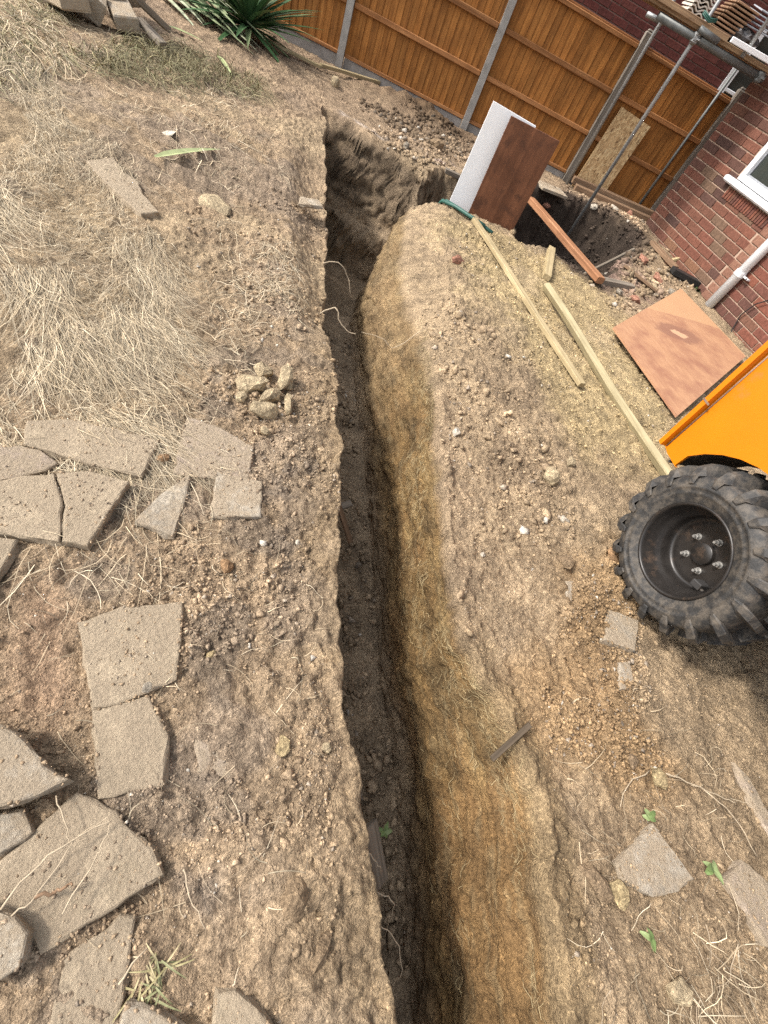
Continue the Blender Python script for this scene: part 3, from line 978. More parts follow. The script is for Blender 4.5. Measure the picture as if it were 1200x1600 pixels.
def make_straw():
    raw = []
    d0 = np.array((-1.361, 1.496, 0.000))[:2]-np.array((-2.630, 1.863, 0.000))[:2]
    A0 = math.atan2(d0[1], d0[0])
    def zone(n, poly, L0, L1, spread, lift, w, cols, dens=True, a0=A0, soft=.3):
        A = np.array(poly)[:, :2]; lo, hi = A.min(0)-.3, A.max(0)+.3
        got = 0
        while got < n:
            m = max(2000, n)
            xa = NR.uniform(lo[0], hi[0], m); ya = NR.uniform(lo[1], hi[1], m)
            sd_ = psd(poly, xa, ya)+soft*fbm(xa*1.4, ya*1.4, 3, 3)
            ok = sd_ > 0
            if dens:
                ok &= NR.random(m) < .34+1.7*fbm(xa*2.2, ya*2.2, 6, 3)+np.minimum(sd_, .5)
            xa, ya = xa[ok], ya[ok]
            aa = a0+spread*(2.2*fbm(xa*.9, ya*.9, 8, 2)+NR.normal(0, .4, len(xa)))
            for x, y, a in zip(xa, ya, aa):
                col = np.array(cols[NR.integers(len(cols))])*NR.uniform(.5, 1.2)
                raw.append((strand(x, y, a, NR.uniform(L0, L1), lift*NR.random()**2, NR.normal(0, .9)), w*NR.uniform(.7, 1.3), col)); got += 1
                if got >= n:
                    break
    zone(4400, STRAWP, .06, .36, .55, .018, .0021, STRAW_COLS, soft=.45)
    zone(4200, STRAWP, .03, .13, 1.4, .012, .0024, STRAW_COLS, False, soft=.55)
    zone(1300, [(-3.226, 1.941, 0.000), (-2.634, 2.432, 0.000), (-1.678, 2.077, 0.000), (-1.290, 1.744, 0.000), (-1.093, 1.262, 0.000), (-1.611, 0.724, 0.000)], .14, .5, .45, .02, .0022, STRAW_COLS, soft=.4)
    zone(1000, [(-2.185, 1.458, 0.000), (-1.761, 1.731, 0.000), (-1.324, 1.541, 0.000), (-1.122, 1.174, 0.000), (-1.444, 0.897, 0.000), (-1.838, 0.914, 0.000)], .14, .45, .5, .035, .0024, STRAW_COLS, True)
    zone(1300, [(-3.226, 1.941, 0.000), (-2.509, 2.161, 0.000), (-1.829, 1.947, 0.000), (-1.474, 1.675, 0.000), (-2.030, 1.076, 0.000)], .18, .55, .35, .028, .0027, STRAW_COLS, True, soft=.5)
    green = [(.2, .19, .1), (.26, .23, .13), (.16, .14, .08), (.34, .29, .16)]
    zone(1500, [(-4.532, 4.007, 0.000), (-4.761, 5.603, 0.000), (-3.934, 6.084, 0.000), (-3.559, 5.417, 0.000), (-3.849, 4.870, 0.000), (-4.002, 3.862, 0.000)], .12, .4, 1.4, .13, .006, green, False, soft=.15)
    zone(1000, [(-5.248, 3.841, 0.000), (-5.427, 4.810, 0.000), (-4.316, 3.922, 0.000), (-3.721, 2.543, 0.000)], .15, .4, .8, .06, .006, green+STRAW_COLS[:3], False)
    zone(700, [(-5.310, 4.179, 0.000), (-4.778, 5.827, 0.000), (-3.550, 5.522, 0.000), (-2.070, 4.027, 0.000), (-1.683, 2.314, 0.000), (-3.289, 3.175, 0.000)], .08, .3, 2.0, .04, .005, STRAW_COLS)
    zone(520, [(-2.008, 2.428, 0.000), (-1.649, 3.150, 0.000), (-0.936, 2.394, 0.000), (-1.029, 1.455, 0.000), (-1.361, 1.496, 0.000)], .06, .25, 2.5, .03, .0035, STRAW_COLS)
    zone(230, [(-1.530, 0.808, 0.000), (-1.112, 1.242, 0.000), (-0.752, 0.965, 0.000), (-0.717, 0.574, 0.000), (-0.966, 0.305, 0.000)], .06, .28, 2.2, .03, .0028, STRAW_COLS, False)
    zone(150, [(-0.966, 0.305, 0.000), (-0.560, 0.723, 0.000), (-0.044, 0.950, 0.000), (0.622, -0.027, 0.000), (0.022, -0.429, 0.000), (-0.277, -0.386, 0.000)], .03, .14, 3, .02, .0022, STRAW_COLS, False)
    zone(110, [(1.105, 1.342, 0.000), (1.830, 1.418, 0.000), (2.233, 0.813, 0.000), (2.113, 0.324, 0.000), (1.390, 0.064, 0.000), (1.160, 0.544, 0.000)], .04, .18, 3, .025, .0024, STRAW_COLS, False)
    zone(60, [(1.621, 0.494, 0.000), (1.913, 0.676, 0.000), (2.119, 0.570, 0.000), (1.995, 0.356, 0.000), (1.639, 0.253, 0.000)], .08, .2, 2.5, .05, .0028, STRAW_COLS, False)
    X = np.concatenate([r[0][0] for r in raw]); Y = np.concatenate([r[0][1] for r in raw])
    Zg = ground_z(X, Y, True)
    out = []; i = 0
    for (px, py, pz), w, col in raw:
        n = len(px)
        zz = np.maximum(Zg[i:i+n], Zg[i:i+n].mean()-.03)
        if zz.min() > -.3:
            out.append((np.stack([px, py, zz+pz+.004], -1), w, col))
        i += n
    ribbon_mesh('dry_grass', out, 'straw', 'flattened mat of dry straw coloured grass on the left bank', 'dry grass')
    print('straw', len(out))
make_straw()

# roots, fibres pressed into the right trench face
def make_fibres():
    out = []
    ts = NR.uniform(-.3, 3.4, 3000); ws = NR.beta(2.2, 1, 3000)
    for t0, w in zip(ts, ws):
        if fbm(np.array([t0*1.5]), np.array([w*4]), 5, 2)[0] < .04:
            continue
        L = NR.uniform(.02, .075); a = NR.normal(0, .6)
        u = np.linspace(0, 1, 4)
        t = t0+L*u*math.cos(a); dz = L*u*math.sin(a)+.01*np.sin(u*6+w*9)
        n = 1.15+1.1*float(sst(2.3, 3.8, np.array([t0]))[0])
        D = .86
        z = -D*(1-w)**1.4*.75-.03+dz
        v = np.clip(-z/D, 0.001, 1)**(1/n)
        r = cR(t); f = cF(t)
        c = r-(r-f)*v-.008
        zc = z
        rel = .035*fbm(t*2.0, zc*4, 1, 3)+.034*fbm(t*6, zc*11, 5, 4)+.014*fbm(t*5, zc*45, 9, 3)
        c = c+rel*sst(.04, .15, -zc)
        x, y = to_xy(t, c)
        out.append((np.stack([x, y, zc], -1), NR.uniform(.0012, .0028), np.array((.40, .31, .17))*NR.uniform(.45, 1.0)))
    if out:
        ribbon_mesh('grass_fibres', out, 'straw', 'pale grass fibres smeared into the right face of the trench', 'grass fibres')
make_fibres()

# ------------------------------------------------------------------ boundary fence
FR = AF
def fpt(a, b=0.0, z=0.0):
    """point a metres along the fence, b metres towards the garden"""
    return (FO[0]+DF[0]*a+NF[0]*b, FO[1]+DF[1]*a+NF[1]*b, z)

def fence_bay(a0, a1, label, tone):
    e = empty('fence_bay', fpt(a0, 0, 0), FR, label, 'fence panel', 'fence panels along the boundary')
    L = a1-a0
    n = max(6, int(round(L/.098)))
    w = L/n
    meshes = []
    for k in range(3):
        b = MB()
        # feather-edged board: thick along one side
        hw = w/2+.008
        x0, x1 = -hw, hw
        vs = [(x0, -.004, 0), (x1, -.016, 0), (x1, .004, 0), (x0, .004, 0)]
        b.add([(x, y, .13) for x, y, _ in vs]+[(x, y, 1.72+.0*k) for x, y, _ in vs],
              [(0, 1, 5, 4), (1, 2, 6, 5), (2, 3, 7, 6), (3, 0, 4, 7), (0, 3, 2, 1), (4, 5, 6, 7)])
        meshes.append(b)
    first = None
    for i in range(n):
        if first is None:
            first = meshes[0].build('board', 'fence_wood', e)
            me = first.data
            o = first
        else:
            o = bpy.data.objects.new('board', me); COL.objects.link(o); o.parent = e
        o.location = (w*(i+.5), rnd.uniform(-.003, .003), rnd.uniform(-.004, .004))
        o.rotation_euler = (0, rnd.uniform(-.003, .003), rnd.uniform(-.03, .03))
    for z, h, dep in ((.15, .045, .035), (.69, .06, .05), (1.21, .06, .05), (1.715, .05, .05)):
        b = MB(); b.box((L/2, -.018-dep/2, z), (L-.02, dep, h), .006, 0, .002)
        b.build('rail', 'fence_rail', e)
    b = MB(); b.box((L/2, -.002, 1.752), (L, .06, .018), .003); b.build('capping', 'fence_rail', e)
    b = MB(); b.box((L/2, -.012, -.06), (L-.02, .045, .36), .006); b.build('gravel_board', 'gravel_board', e)
    return e

fence_bay(-6.2, -4.22, 'leftmost stained fence panel, beyond the cut palm leaves', 0)
fence_bay(-4.12, -2.16, 'stained fence panel behind the dark green yucca', 0)
fence_bay(-2.06, -.05, 'orange brown fence panel above the heap of dug soil', 0)
fence_bay(.05, 1.88, 'orange brown fence panel behind the white board and brown plywood', 0)
fence_bay(1.98, 3.55, 'shaded brown fence panel behind the strand board and scaffold poles', 0)

def fence_post(a, label, mat='concrete', h=1.88):
    b = MB(); b.box((0, -.02, h/2-.25), (.1, .1, h+.5), .012, 0, .001)
    b.box((0, -.02, h+.012), (.07, .07, .03), .012)
    o = b.build('fence_post', mat, None, False, fpt(a, .03, 0), (0, 0, FR))
    return tag(o, label, 'fence post', 'posts of the boundary fence')
fence_post(-4.17, 'fence post at the far left, behind the pile of palm leaves')
fence_post(-2.11, 'pale concrete fence post just right of the green yucca')
fence_post(0, 'pale concrete fence post left of the white board')
fence_post(1.93, 'weathered grey fence post with a pointed top beside the strand board', 'grey_post')
fence_post(3.6, 'dark fence post in the corner against the brick house', 'grey_post')

# ------------------------------------------------------------------ the house with the window
HE = empty('brick_house', (float(W1[0]), float(W1[1]), 0), AH, 'red brick house wall with white window and white downpipe', 'house')
def brick_mesh(L, h, d=.05):
    b = MB(); b.box((0, d/2, 0), (L, d, h), .006, 0, .0015)
    return b
PITCH, BL = .108, .292
cnt = 0
extra = MB()
b0 = {}
def put_brick(x, z, L, h, mat, parent, y=0.0, key=None, lim=300, deep=.05):
    """one brick; those past the limit go to the joined mass"""
    global cnt
    k = (round(L, 3), round(h, 3), mat)
    if cnt < lim:
        if k not in b0:
            bb = brick_mesh(L, h, deep)
            o = bb.build('brick', mat, parent)
            b0[k] = o.data
        else:
            o = bpy.data.objects.new('brick', b0[k]); COL.objects.link(o); o.parent = parent
        o.location = (x, y+rnd.uniform(-.0025, .0025), z)
        o.rotation_euler = (0, rnd.uniform(-.006, .006), rnd.uniform(-.004, .004))
        cnt += 1
    else:
        extra.box((x, y+deep/2, z), (L, deep, h), .006)
WX0, WX1, WZ0 = .93, 2.2, 1.17
cells = []
for r in range(23):
    z = -.03+PITCH*r
    off = (BL+.012)*.5 if r % 2 else 0.0
    x = .0
    xs = []
    # left field of the wall, up to the straight joint
    cur = 0.0
    first = True
    while cur < 1.86-.02:
        L = BL
        if first and r % 2:
            L = BL/2-.006
        first = False
        if cur+L > 1.86:
            L = 1.86-cur
        if L > .05:
            xs.append((cur+L/2, L, 'brick', .0))
        cur += L+.013
    xs.append((1.975, .20, 'brick_quoin', -.016))
    cur = 2.085+.005
    first = True
    while cur < 4.3:
        L = BL*1.1
        if first and not r % 2:
            L = BL*.5
        first = False
        xs.append((cur+L/2, L, 'brick_right', -.016))
        cur += L+.014
    for cx, L, mt, y in xs:
        if WZ0-.22 < z < 2.3 and cx+L/2 > WX0-.01 and cx-L/2 < WX1+.02:
            # cut round the window opening
            if z > WZ0-.06 or cx > WX0:
                a0, a1 = cx-L/2, cx+L/2
                if z > WZ0-.16 and a0 < WX0-.06:
                    a1 = WX0-.012; cx = (a0+a1)/2; L = a1-a0
                elif z > WZ0-.20 and a1 > WX1+.09:
                    a0 = WX1+.012; cx = (a0+a1)/2; L = a1-a0
                else:
                    continue
        cells.append((cx, z, L, PITCH-.013, mt, y))
cells.sort(key=lambda q: (q[0] > 3.3, q[1] > 1.95, q[1] < -.13))
for q in cells:
    put_brick(q[0], q[1], q[2], q[3], q[4], HE, q[5])
if extra.v:
    tag(extra.build('brickwork', 'brick', HE), None, None, None, 'stuff')
# mortar body of the wall with the window opening left out
bm_ = MB()
def wallbox(x0, x1, z0, z1, y0=.012, y1=.3):
    bm_.box(((x0+x1)/2, (y0+y1)/2, (z0+z1)/2), (x1-x0, y1-y0, z1-z0))
wallbox(.004, WX0, -.6, 2.45); wallbox(WX0, WX1, -.6, WZ0-.04); wallbox(WX1, 4.6, -.6, 2.45)
wallbox(WX0, WX1, 2.2, 2.45)
wallbox(1.88, WX0+.955+2.7, -.6, WZ0-.21, -.004, .011)
bm_.build('wall', 'mortar', HE)
bm_ = MB()
wallbox(.002, .3, -.6, 2.45, .302, 4.0); wallbox(4.3, 4.598, -.6, 2.45, .302, 4.0); wallbox(.002, 4.6, 2.452, 5, .012, 4.0)
bm_.build('upper_wall', 'brick_print', HE)
# row of thin upright tiles under the sill
tm_ = None
x = .965
while x < 2.2:
    b = MB(); b.box((0, .02, 0), (.036, .05, .125), .003, 0, .001)
    if tm_ is None:
        o = b.build('tile', 'brick_right', HE); tm_ = o.data
    else:
        o = bpy.data.objects.new('tile', tm_); COL.objects.link(o); o.parent = HE
    o.location = (x, rnd.uniform(-.012, -.006), WZ0-.165)
    o.rotation_euler = (0, rnd.uniform(-.02, .02), 0)
    x += .048
# window
wf = MB()
fw_ = .075
W_ = WX1-WX0; Hh = 2.2-WZ0
wf.box((WX0+fw_/2, .04, WZ0+Hh/2), (fw_, .07, Hh), .008)
wf.box((WX1-fw_/2, .04, WZ0+Hh/2), (fw_, .07, Hh), .008)
wf.box((WX0+W_/2, .04, WZ0+fw_/2), (W_-2*fw_-.002, .07, fw_), .008)
wf.box((WX0+W_/2, .04, 2.2-fw_/2), (W_-2*fw_-.002, .07, fw_), .008)
wo = wf.build('window', 'upvc', HE)
wp = MB(); wp.box((WX0+W_/2, .062, WZ0+Hh/2), (W_-2*fw_+.01, .006, Hh-2*fw_+.01)); wp.build('pane', 'glass', wo)
gs = MB()
for x0, x1, z0, z1 in ((WX0+fw_, WX0+fw_+.02, WZ0+fw_, 2.2-fw_), (WX0+fw_+.021, WX1-fw_-.021, WZ0+fw_, WZ0+fw_+.02)):
    gs.box(((x0+x1)/2, .048, (z0+z1)/2), (x1-x0, .02, z1-z0), .003)
gs.build('gasket', 'slate', wo)
ws = MB(); ws.box((WX0+W_/2, -.012, WZ0-.045), (W_+.24, .15, .075), .018); ws.build('sill', 'upvc', HE)
# downpipe
dp = MB()
dp.tube([(2.165, -.09, -.06), (2.165, -.09, 2.5)], .063, 20)
dpo = dp.build('downpipe', 'upvc', HE, True)
br = MB()
br.tube([(2.165, -.09, .47), (2.165, -.09, .53)], .072, 20); br.box((2.26, -.06, .50), (.12, .05, .022), .004)
br.box((2.165, -.02, .5), (.05, .09, .03), .004)
br.build('bracket', 'upvc', dpo)
sc_ = MB(); sc_.tube([(2.3, -.06, .50), (2.3, -.095, .5)], .012, 8); sc_.build('screw', 'dark_tube', dpo)
cb = MB()
cb.tube([(3.2, -.05, .9), (2.85, -.06, .62), (2.66, -.06, .38), (2.62, -.05, .2), (2.70, -.05, .02), (2.85, -.04, -.14), (3.0, -.03, -.3)], .008, 6)
cb.build('cable', 'black', HE, True)

# ------------------------------------------------------------------ neighbour's house behind the fence
NB = empty('neighbour_house', fpt(.4, -2.0, 0), FR, 'dark red brick wall of the neighbouring house above the fence', 'house')
cnt = 0; b0 = {}; extra = MB()
NP, NL = .1, .275
for r in range(14):
    z = 1.55+NP*r
    cur = 0 if r % 2 else -.14
    while cur < 3.72:
        L = min(NL, 3.74-cur)
        if L > .04:
            put_brick(cur+L/2, z, L, NP-.013, 'brick_far', NB)
        cur += NL+.013
if extra.v:
    tag(extra.build('brickwork', 'brick_far', NB), None, None, None, 'stuff')
bm_ = MB(); wallbox(-.12, 3.745, -.3, 2.96, .012, .3); wallbox(3.746, 6.0, -.3, 2.96, .1, .3); bm_.build('wall', 'mortar_far', NB)
bm_ = MB(); wallbox(-.12, 6.0, 2.962, 5.0, .012, .3); bm_.build('upper_wall', 'brick_print', NB)
wn_ = MB()
for bx in (((3.81, .03, 2.05), (.12, .08, 1.1)), ((4.6, .03, 2.05), (.12, .08, 1.1)), ((4.205, .03, 1.54), (.668, .08, .08)), ((4.205, .03, 1.84), (.668, .08, .05))):
    wn_.box(bx[0], bx[1], .008)
wno = wn_.build('window', 'upvc', NB)
wp = MB(); wp.box((4.2, .06, 2.05), (.7, .01, 1.0)); wp.build('pane', 'glass', wno)

# ------------------------------------------------------------------ scaffold
PA = np.array((-0.250, 9.584, 0.000)); PB = np.array((0.214, 8.798, 0.000))
def pole(name, p, z0, z1, label, mat='galv', lean=(0, 0), cat='scaffold pole', r=.026, grp='upright scaffold poles'):
    b = MB(); b.tube([(0, 0, z0), (lean[0]*.5, lean[1]*.5, (z0+z1)/2), (lean[0], lean[1], z1)], r, 12)
    o = b.build(name, mat, None, True, (p[0], p[1], 0))
    return tag(o, label, cat, grp)
pole('scaffold_pole', PA, -.1, 4.2, 'upright scaffold pole close beside the weathered fence post')
pole('scaffold_pole', PB, -.4, 4.2, 'long upright scaffold pole standing in front of the strand board', lean=(.03, 0))
pole('scaffold_pole', fpt(3.3, .1), -.1, 2.2, 'thin dark scaffold pole beside the corner fence post', 'dark_tube', r=.022)
def Fp(a, b, z):
    """scaffold frame: a along the fence from the front pole, b towards the camera"""
    return (PB[0]+DF[0]*a+NF[0]*b, PB[1]+DF[1]*a+NF[1]*b, z)
pole('scaffold_pole', Fp(.62, .12, 0), 2.06, 3.6, 'short grey scaffold upright rising behind the white toe board', 'galv')

def tube(p0, p1, label, mat='galv', r=.027, couplers=(), shaded_end=False):
    e = MB(); e.tube([p0, p1], r, 14)
    o = e.build('scaffold_tube', mat, None, True)
    tag(o, label, 'scaffold tube', 'level scaffold tubes')
    for u, m2 in couplers:
        c = Vector(p0).lerp(Vector(p1), u)
        b = MB()
        d = (Vector(p1)-Vector(p0)).normalized()
        b.tube([c-d*.028, c+d*.028], r*1.45, 10)
        b.tube([c+Vector((0, 0, -.035)), c+Vector((0, 0, .045))], r*1.35, 8)
        b.box(tuple(c+Vector((.03, -.03, 0))), (.05, .05, .03), .006)
        b.tube([c+Vector((.03, -.05, .0)), c+Vector((.06, -.075, .0))], .011, 6)
        b.build('coupler', m2, o)
    if shaded_end:
        b = MB(); d = (Vector(p1)-Vector(p0)).normalized(); b.tube([Vector(p1)+d*.002, Vector(p1)+d*.004], r*.8, 14); b.build('mouth_shade', 'black', o)  # black disc on the solid end, painting the shade inside a tube
    return o
def Ap(a, b, z):
    return (PA[0]+DF[0]*a+NF[0]*b, PA[1]+DF[1]*a+NF[1]*b, z)
tube(Ap(-1.1, .055, 2.12), Ap(.2, .055, 2.08), 'pale level scaffold tube crossing the first upright pole', 'galv', .028, ((.84, 'galv'),))
tube(Ap(-.22, -.02, 1.99), Ap(.05, -.02, 2.0), 'stub of tube clamped below the pale level tube', 'galv', .03)
tube(Fp(-.55, .06, 1.99), Fp(1.06, .06, 2.01), 'dark level scaffold tube running to the house corner', 'dark_tube', .04, ((.34, 'galv'), (.96, 'dark_tube')))
tube(Fp(-.05, .14, 2.07), Fp(.24, .14, 2.06), 'short open ended tube just above the dark level tube', 'dark_tube', .034, (), True)
tube(Fp(.75, .5, 2.25), Fp(1.2, .5, 2.33), 'pale tube end at the right edge above the toe board', 'galv', .03)

def plank(name, p0, p1, w, h, mat, label, cat, up_=(0, 0, 1), group=None, bev=.004, seg=1, wob=0.0, parent=None):
    """straight timber from p0 to p1: w across, h thick, local x along the length"""
    p0 = Vector(p0); p1 = Vector(p1)
    X = (p1-p0); L = X.length; X.normalize()
    U = Vector(up_); Z = (U-X*U.dot(X)).normalized(); Y = Z.cross(X)
    b = MB()
    if seg <= 1:
        b.box((0, 0, 0), (L, w, h), bev, 0, .0012)
    else:
        ring = []
        n = seg+1
        for i in range(n):
            x = -L/2+L*i/seg
            o1 = wob*math.sin(2.1*i/seg*math.pi+.4); o2 = wob*.6*math.sin(3.3*i/seg+1)
            bw = bev
            pr = [(-w/2, -h/2+bw), (-w/2+bw, -h/2), (w/2-bw, -h/2), (w/2, -h/2+bw), (w/2, h/2-bw), (w/2-bw, h/2), (-w/2+bw, h/2), (-w/2, h/2-bw)]
            ring += [(x+rnd.uniform(-.002, .002), y+o1+rnd.uniform(-.0012, .0012), z+o2+rnd.uniform(-.0012, .0012)) for y, z in pr]
        fs = []
        for i in range(seg):
            for k in range(8):
                a = i*8+k; c = i*8+(k+1) % 8
                fs.append((a, a+8, c+8, c))
        fs.append(tuple(range(8))); fs.append(tuple(seg*8+k for k in range(7, -1, -1)))
        b.add(ring, fs)
    o = b.build(name, mat, parent)
    C = (p0+p1)/2
    o.matrix_world = Matrix(((X.x, Y.x, Z.x, C.x), (X.y, Y.y, Z.y, C.y), (X.z, Y.z, Z.z, C.z), (0, 0, 0, 1)))
    if label:
        tag(o, label, cat, group)
    return o
plank('scaffold_board', Fp(-.75, -.02, 2.065), Fp(1.12, -.02, 2.09), .22, .045, 'tubewood', 'brown scaffold board lying along the dark level tube', 'scaffold board')
plank('scaffold_board', Fp(-.75, -.25, 2.07), Fp(1.12, -.25, 2.095), .22, .045, 'tubewood', 'second scaffold board, behind the front one under the stacked tiles', 'scaffold board')
plank('scaffold_board', Fp(-.75, -.48, 2.07), Fp(1.12, -.48, 2.095), .22, .045, 'tubewood', 'rearmost scaffold board under the tile stacks', 'scaffold board')
plank('toe_board', Fp(.36, .16, 2.13), Fp(1.15, .16, 2.155), .03, .05, 'white_board', 'white painted toe board edge at the end of the scaffold', 'toe board')
plank('toe_board', Fp(-.8, .13, 2.1), Fp(.33, .13, 2.115), .025, .055, 'tubewood', 'weathered brown toe board above the open ended tube', 'toe board')

ORD = ['lowest', 'second from the bottom', 'third from the bottom', 'fourth from the bottom', 'fifth from the bottom', 'sixth from the bottom', 'seventh from the bottom', 'eighth from the bottom', 'topmost']
# goods stacked on the scaffold
def wavy_tile(x, y, z, rz, grp_label, mat='tile_pale'):
    b = MB()
    n = 14
    vs = []; fs = []
    for i in range(n+1):
        u = i/n; X = (u-.5)*.26
        Z = .016*math.sin(u*4*math.pi)
        for yy in (-.17, .17):
            for th in (0, .014):
                vs.append((X, yy, Z+th))
    for i in range(n):
        a = i*4; c = a+4
        fs += [(a, c, c+1, a+1), (a+2, a+3, c+3, c+2), (a+1, c+1, c+3, a+3), (a, a+2, c+2, c)]
    fs += [(0, 1, 3, 2), (n*4, n*4+2, n*4+3, n*4+1)]
    b.add(vs, fs)
    o = b.build('roof_tile', mat, None, False, (x, y, z), (0, 0, rz))
    return tag(o, grp_label, 'roof tile', 'pale wavy roof tiles stacked on the scaffold')
for k in range(8):
    if k == 7: ORD[7] = 'topmost'
    p = Fp(-.12+.006*rnd.uniform(-1, 1), -.16, 2.115+.032*k)
    wavy_tile(p[0], p[1], p[2], FR+rnd.uniform(-.05, .05), 'pale wavy roof tile beside the front scaffold pole, '+ORD[k]+' of its stack')
ORD[7] = 'eighth from the bottom'
for k in range(9):
    z = 2.115+.034*k
    plank('roof_batten', Fp(.05+.02*k, -.12, z), Fp(.36+.02*k, -.12, z), .34, .018, 'batten',
          'thin brown batten between tiles and slates, '+ORD[k]+' in its stack', 'roof batten', (0, 0, 1), 'brown battens stacked on the scaffold')
for k in range(5):
    z = 2.30+.04*k
    plank('roof_slate', Fp(.42+.045*k, -.12-.05*k, z), Fp(.90+.045*k, -.12-.05*k, z+.012), .32, .012, 'slate',
          'flat grey slate above the crumpled wrapping, '+(ORD[k] if k < 4 else 'topmost')+' in its pile', 'roof slate', (0, -.1, 1), 'grey slates on the scaffold')
def crumple(name, p, s, mat, label, cat, sub=3):
    bm = bmesh.new(); bmesh.ops.create_icosphere(bm, subdivisions=sub, radius=1)
    for v in bm.verts:
        q = np.array(v.co[:])
        k = 1+.5*float(fbm(np.array([q[0]*2.3+q[2]*1.7]), np.array([q[1]*2.3-q[2]*1.3]), 3, 4)[0])
        v.co = Vector((q[0]*s[0]*k, q[1]*s[1]*k, q[2]*s[2]*k))
    me = bpy.data.meshes.new(name); bm.to_mesh(me); bm.free()
    o = link(name, me, mat, None, False, p)
    return tag(o, label, cat)
crumple('plastic_wrap', Fp(.52, -.08, 2.2), (.22, .14, .09), 'wrap', 'crumpled dark plastic wrapping behind the white toe board', 'plastic wrap')
cl_ = MB()
for k in range(3):
    cl_.tube([Fp(-.13+.0*k, .17, 2.17+.012*k), Fp(-.02, .19, 2.14+.014*k), Fp(.07, .17, 2.17+.01*k)], .008, 6)
tag(cl_.build('tie_strap', 'green_rope', None, True), 'twisted green and white strap tied over the scaffold board', 'strap')

# ------------------------------------------------------------------ boards standing and lying about
def sheet(name, a0, w, z0, h, b0_, lean, mat, label, cat, t=.018, roll=0.0, origin=None):
    """upright sheet parallel to the fence; origin = lower left corner on the ground"""
    b = MB(); b.box((w/2, 0, h/2), (w, t, h), .002, 0, .001)
    o = b.build(name, mat, None)
    o.location = origin; o.rotation_euler = (lean, roll, FR)
    return tag(o, label, cat)
W0 = Vector((-1.221, 5.910, 0.000))
dFv = Vector((DF[0], DF[1], 0)); nFv = Vector((NF[0], NF[1], 0))
sheet('white_board', 0, .50, 0, 1.27, 0, -.04, 'white_board', 'tall white board standing in the trench, half hidden by brown plywood', 'board', .02, .03, W0+dFv*.0-nFv*.02+Vector((0, 0, -.36)))
sheet('plywood_sheet', 0, .56, 0, 1.12, 0, -.02, 'brown_ply', 'dark red brown plywood sheet leaning in front of the white board', 'plywood', .02, -.005, W0+dFv*.25+nFv*.07+Vector((0, 0, -.23)))
sheet('strand_board', 0, .57, 0, 1.13, 0, -.05, 'osb', 'speckled strand board leaning on the fence behind the scaffold poles', 'board', .018, .06, Vector(fpt(2.06, .12, .0)))

def gp(x, y, dz=0.0):
    return (x, y, gz(x, y)+dz)
def on(p, dz=0.0):
    return Vector((p[0], p[1], gz(p[0], p[1])+dz))

# big plywood lying by the dumper: local x along the far edge, y across
pc = [Vector((0.995, 4.975, 0.060)), Vector((1.866, 7.485, 0.080)), Vector((2.707, 6.320, 0.100)), Vector((1.695, 3.939, 0.060))]
X = ((pc[3]-pc[0])+(pc[2]-pc[1]))/2; Lx = X.length; X.normalize()
Yv = ((pc[1]-pc[0])+(pc[2]-pc[3]))/2; Yv = (Yv-X*Yv.dot(X)); Ly = Yv.length; Yv.normalize(); Zv = X.cross(Yv)
if Zv.z < 0:
    Zv = -Zv
mid = sum(pc, Vector())/4
print('ply', Lx, Ly)
b = MB()
loc = []
for p in pc:
    q = p-mid
    loc.append((q.dot(X), q.dot(Yv)))
n_ = 10
vs = []
for zz in (.009, -.009):
    for i in range(n_+1):
        for j in range(n_+1):
            u, v = i/n_, j/n_
            x = (1-u)*(1-v)*loc[0][0]+(1-u)*v*loc[1][0]+u*v*loc[2][0]+u*(1-v)*loc[3][0]
            y = (1-u)*(1-v)*loc[0][1]+(1-u)*v*loc[1][1]+u*v*loc[2][1]+u*(1-v)*loc[3][1]
            vs.append((x, y, zz+.015*math.sin(u*2.5)*math.sin(v*3.0)))
m_ = (n_+1)**2
fs = []
for i in range(n_):
    for j in range(n_):
        a = i*(n_+1)+j
        fs.append((a, a+n_+1, a+n_+2, a+1)); fs.append((m_+a, m_+a+1, m_+a+n_+2, m_+a+n_+1))
edge = [i*(n_+1) for i in range(n_+1)]+[n_*(n_+1)+j for j in range(1, n_+1)]+[i*(n_+1)+n_ for i in range(n_-1, -1, -1)]+[j for j in range(n_-1, 0, -1)]
for k in range(len(edge)):
    a, c = edge[k], edge[(k+1) % len(edge)]
    fs.append((a, m_+a, m_+c, c))
b.add(vs, fs)
o = b.build('plywood_sheet', 'orange_ply', None)
o.matrix_world = Matrix(((X.x, Yv.x, Zv.x, mid.x), (X.y, Yv.y, Zv.y, mid.y), (X.z, Yv.z, Zv.z, mid.z), (0, 0, 0, 1)))
tag(o, 'large orange plywood sheet with peeled veneer lying beside the dumper', 'plywood')

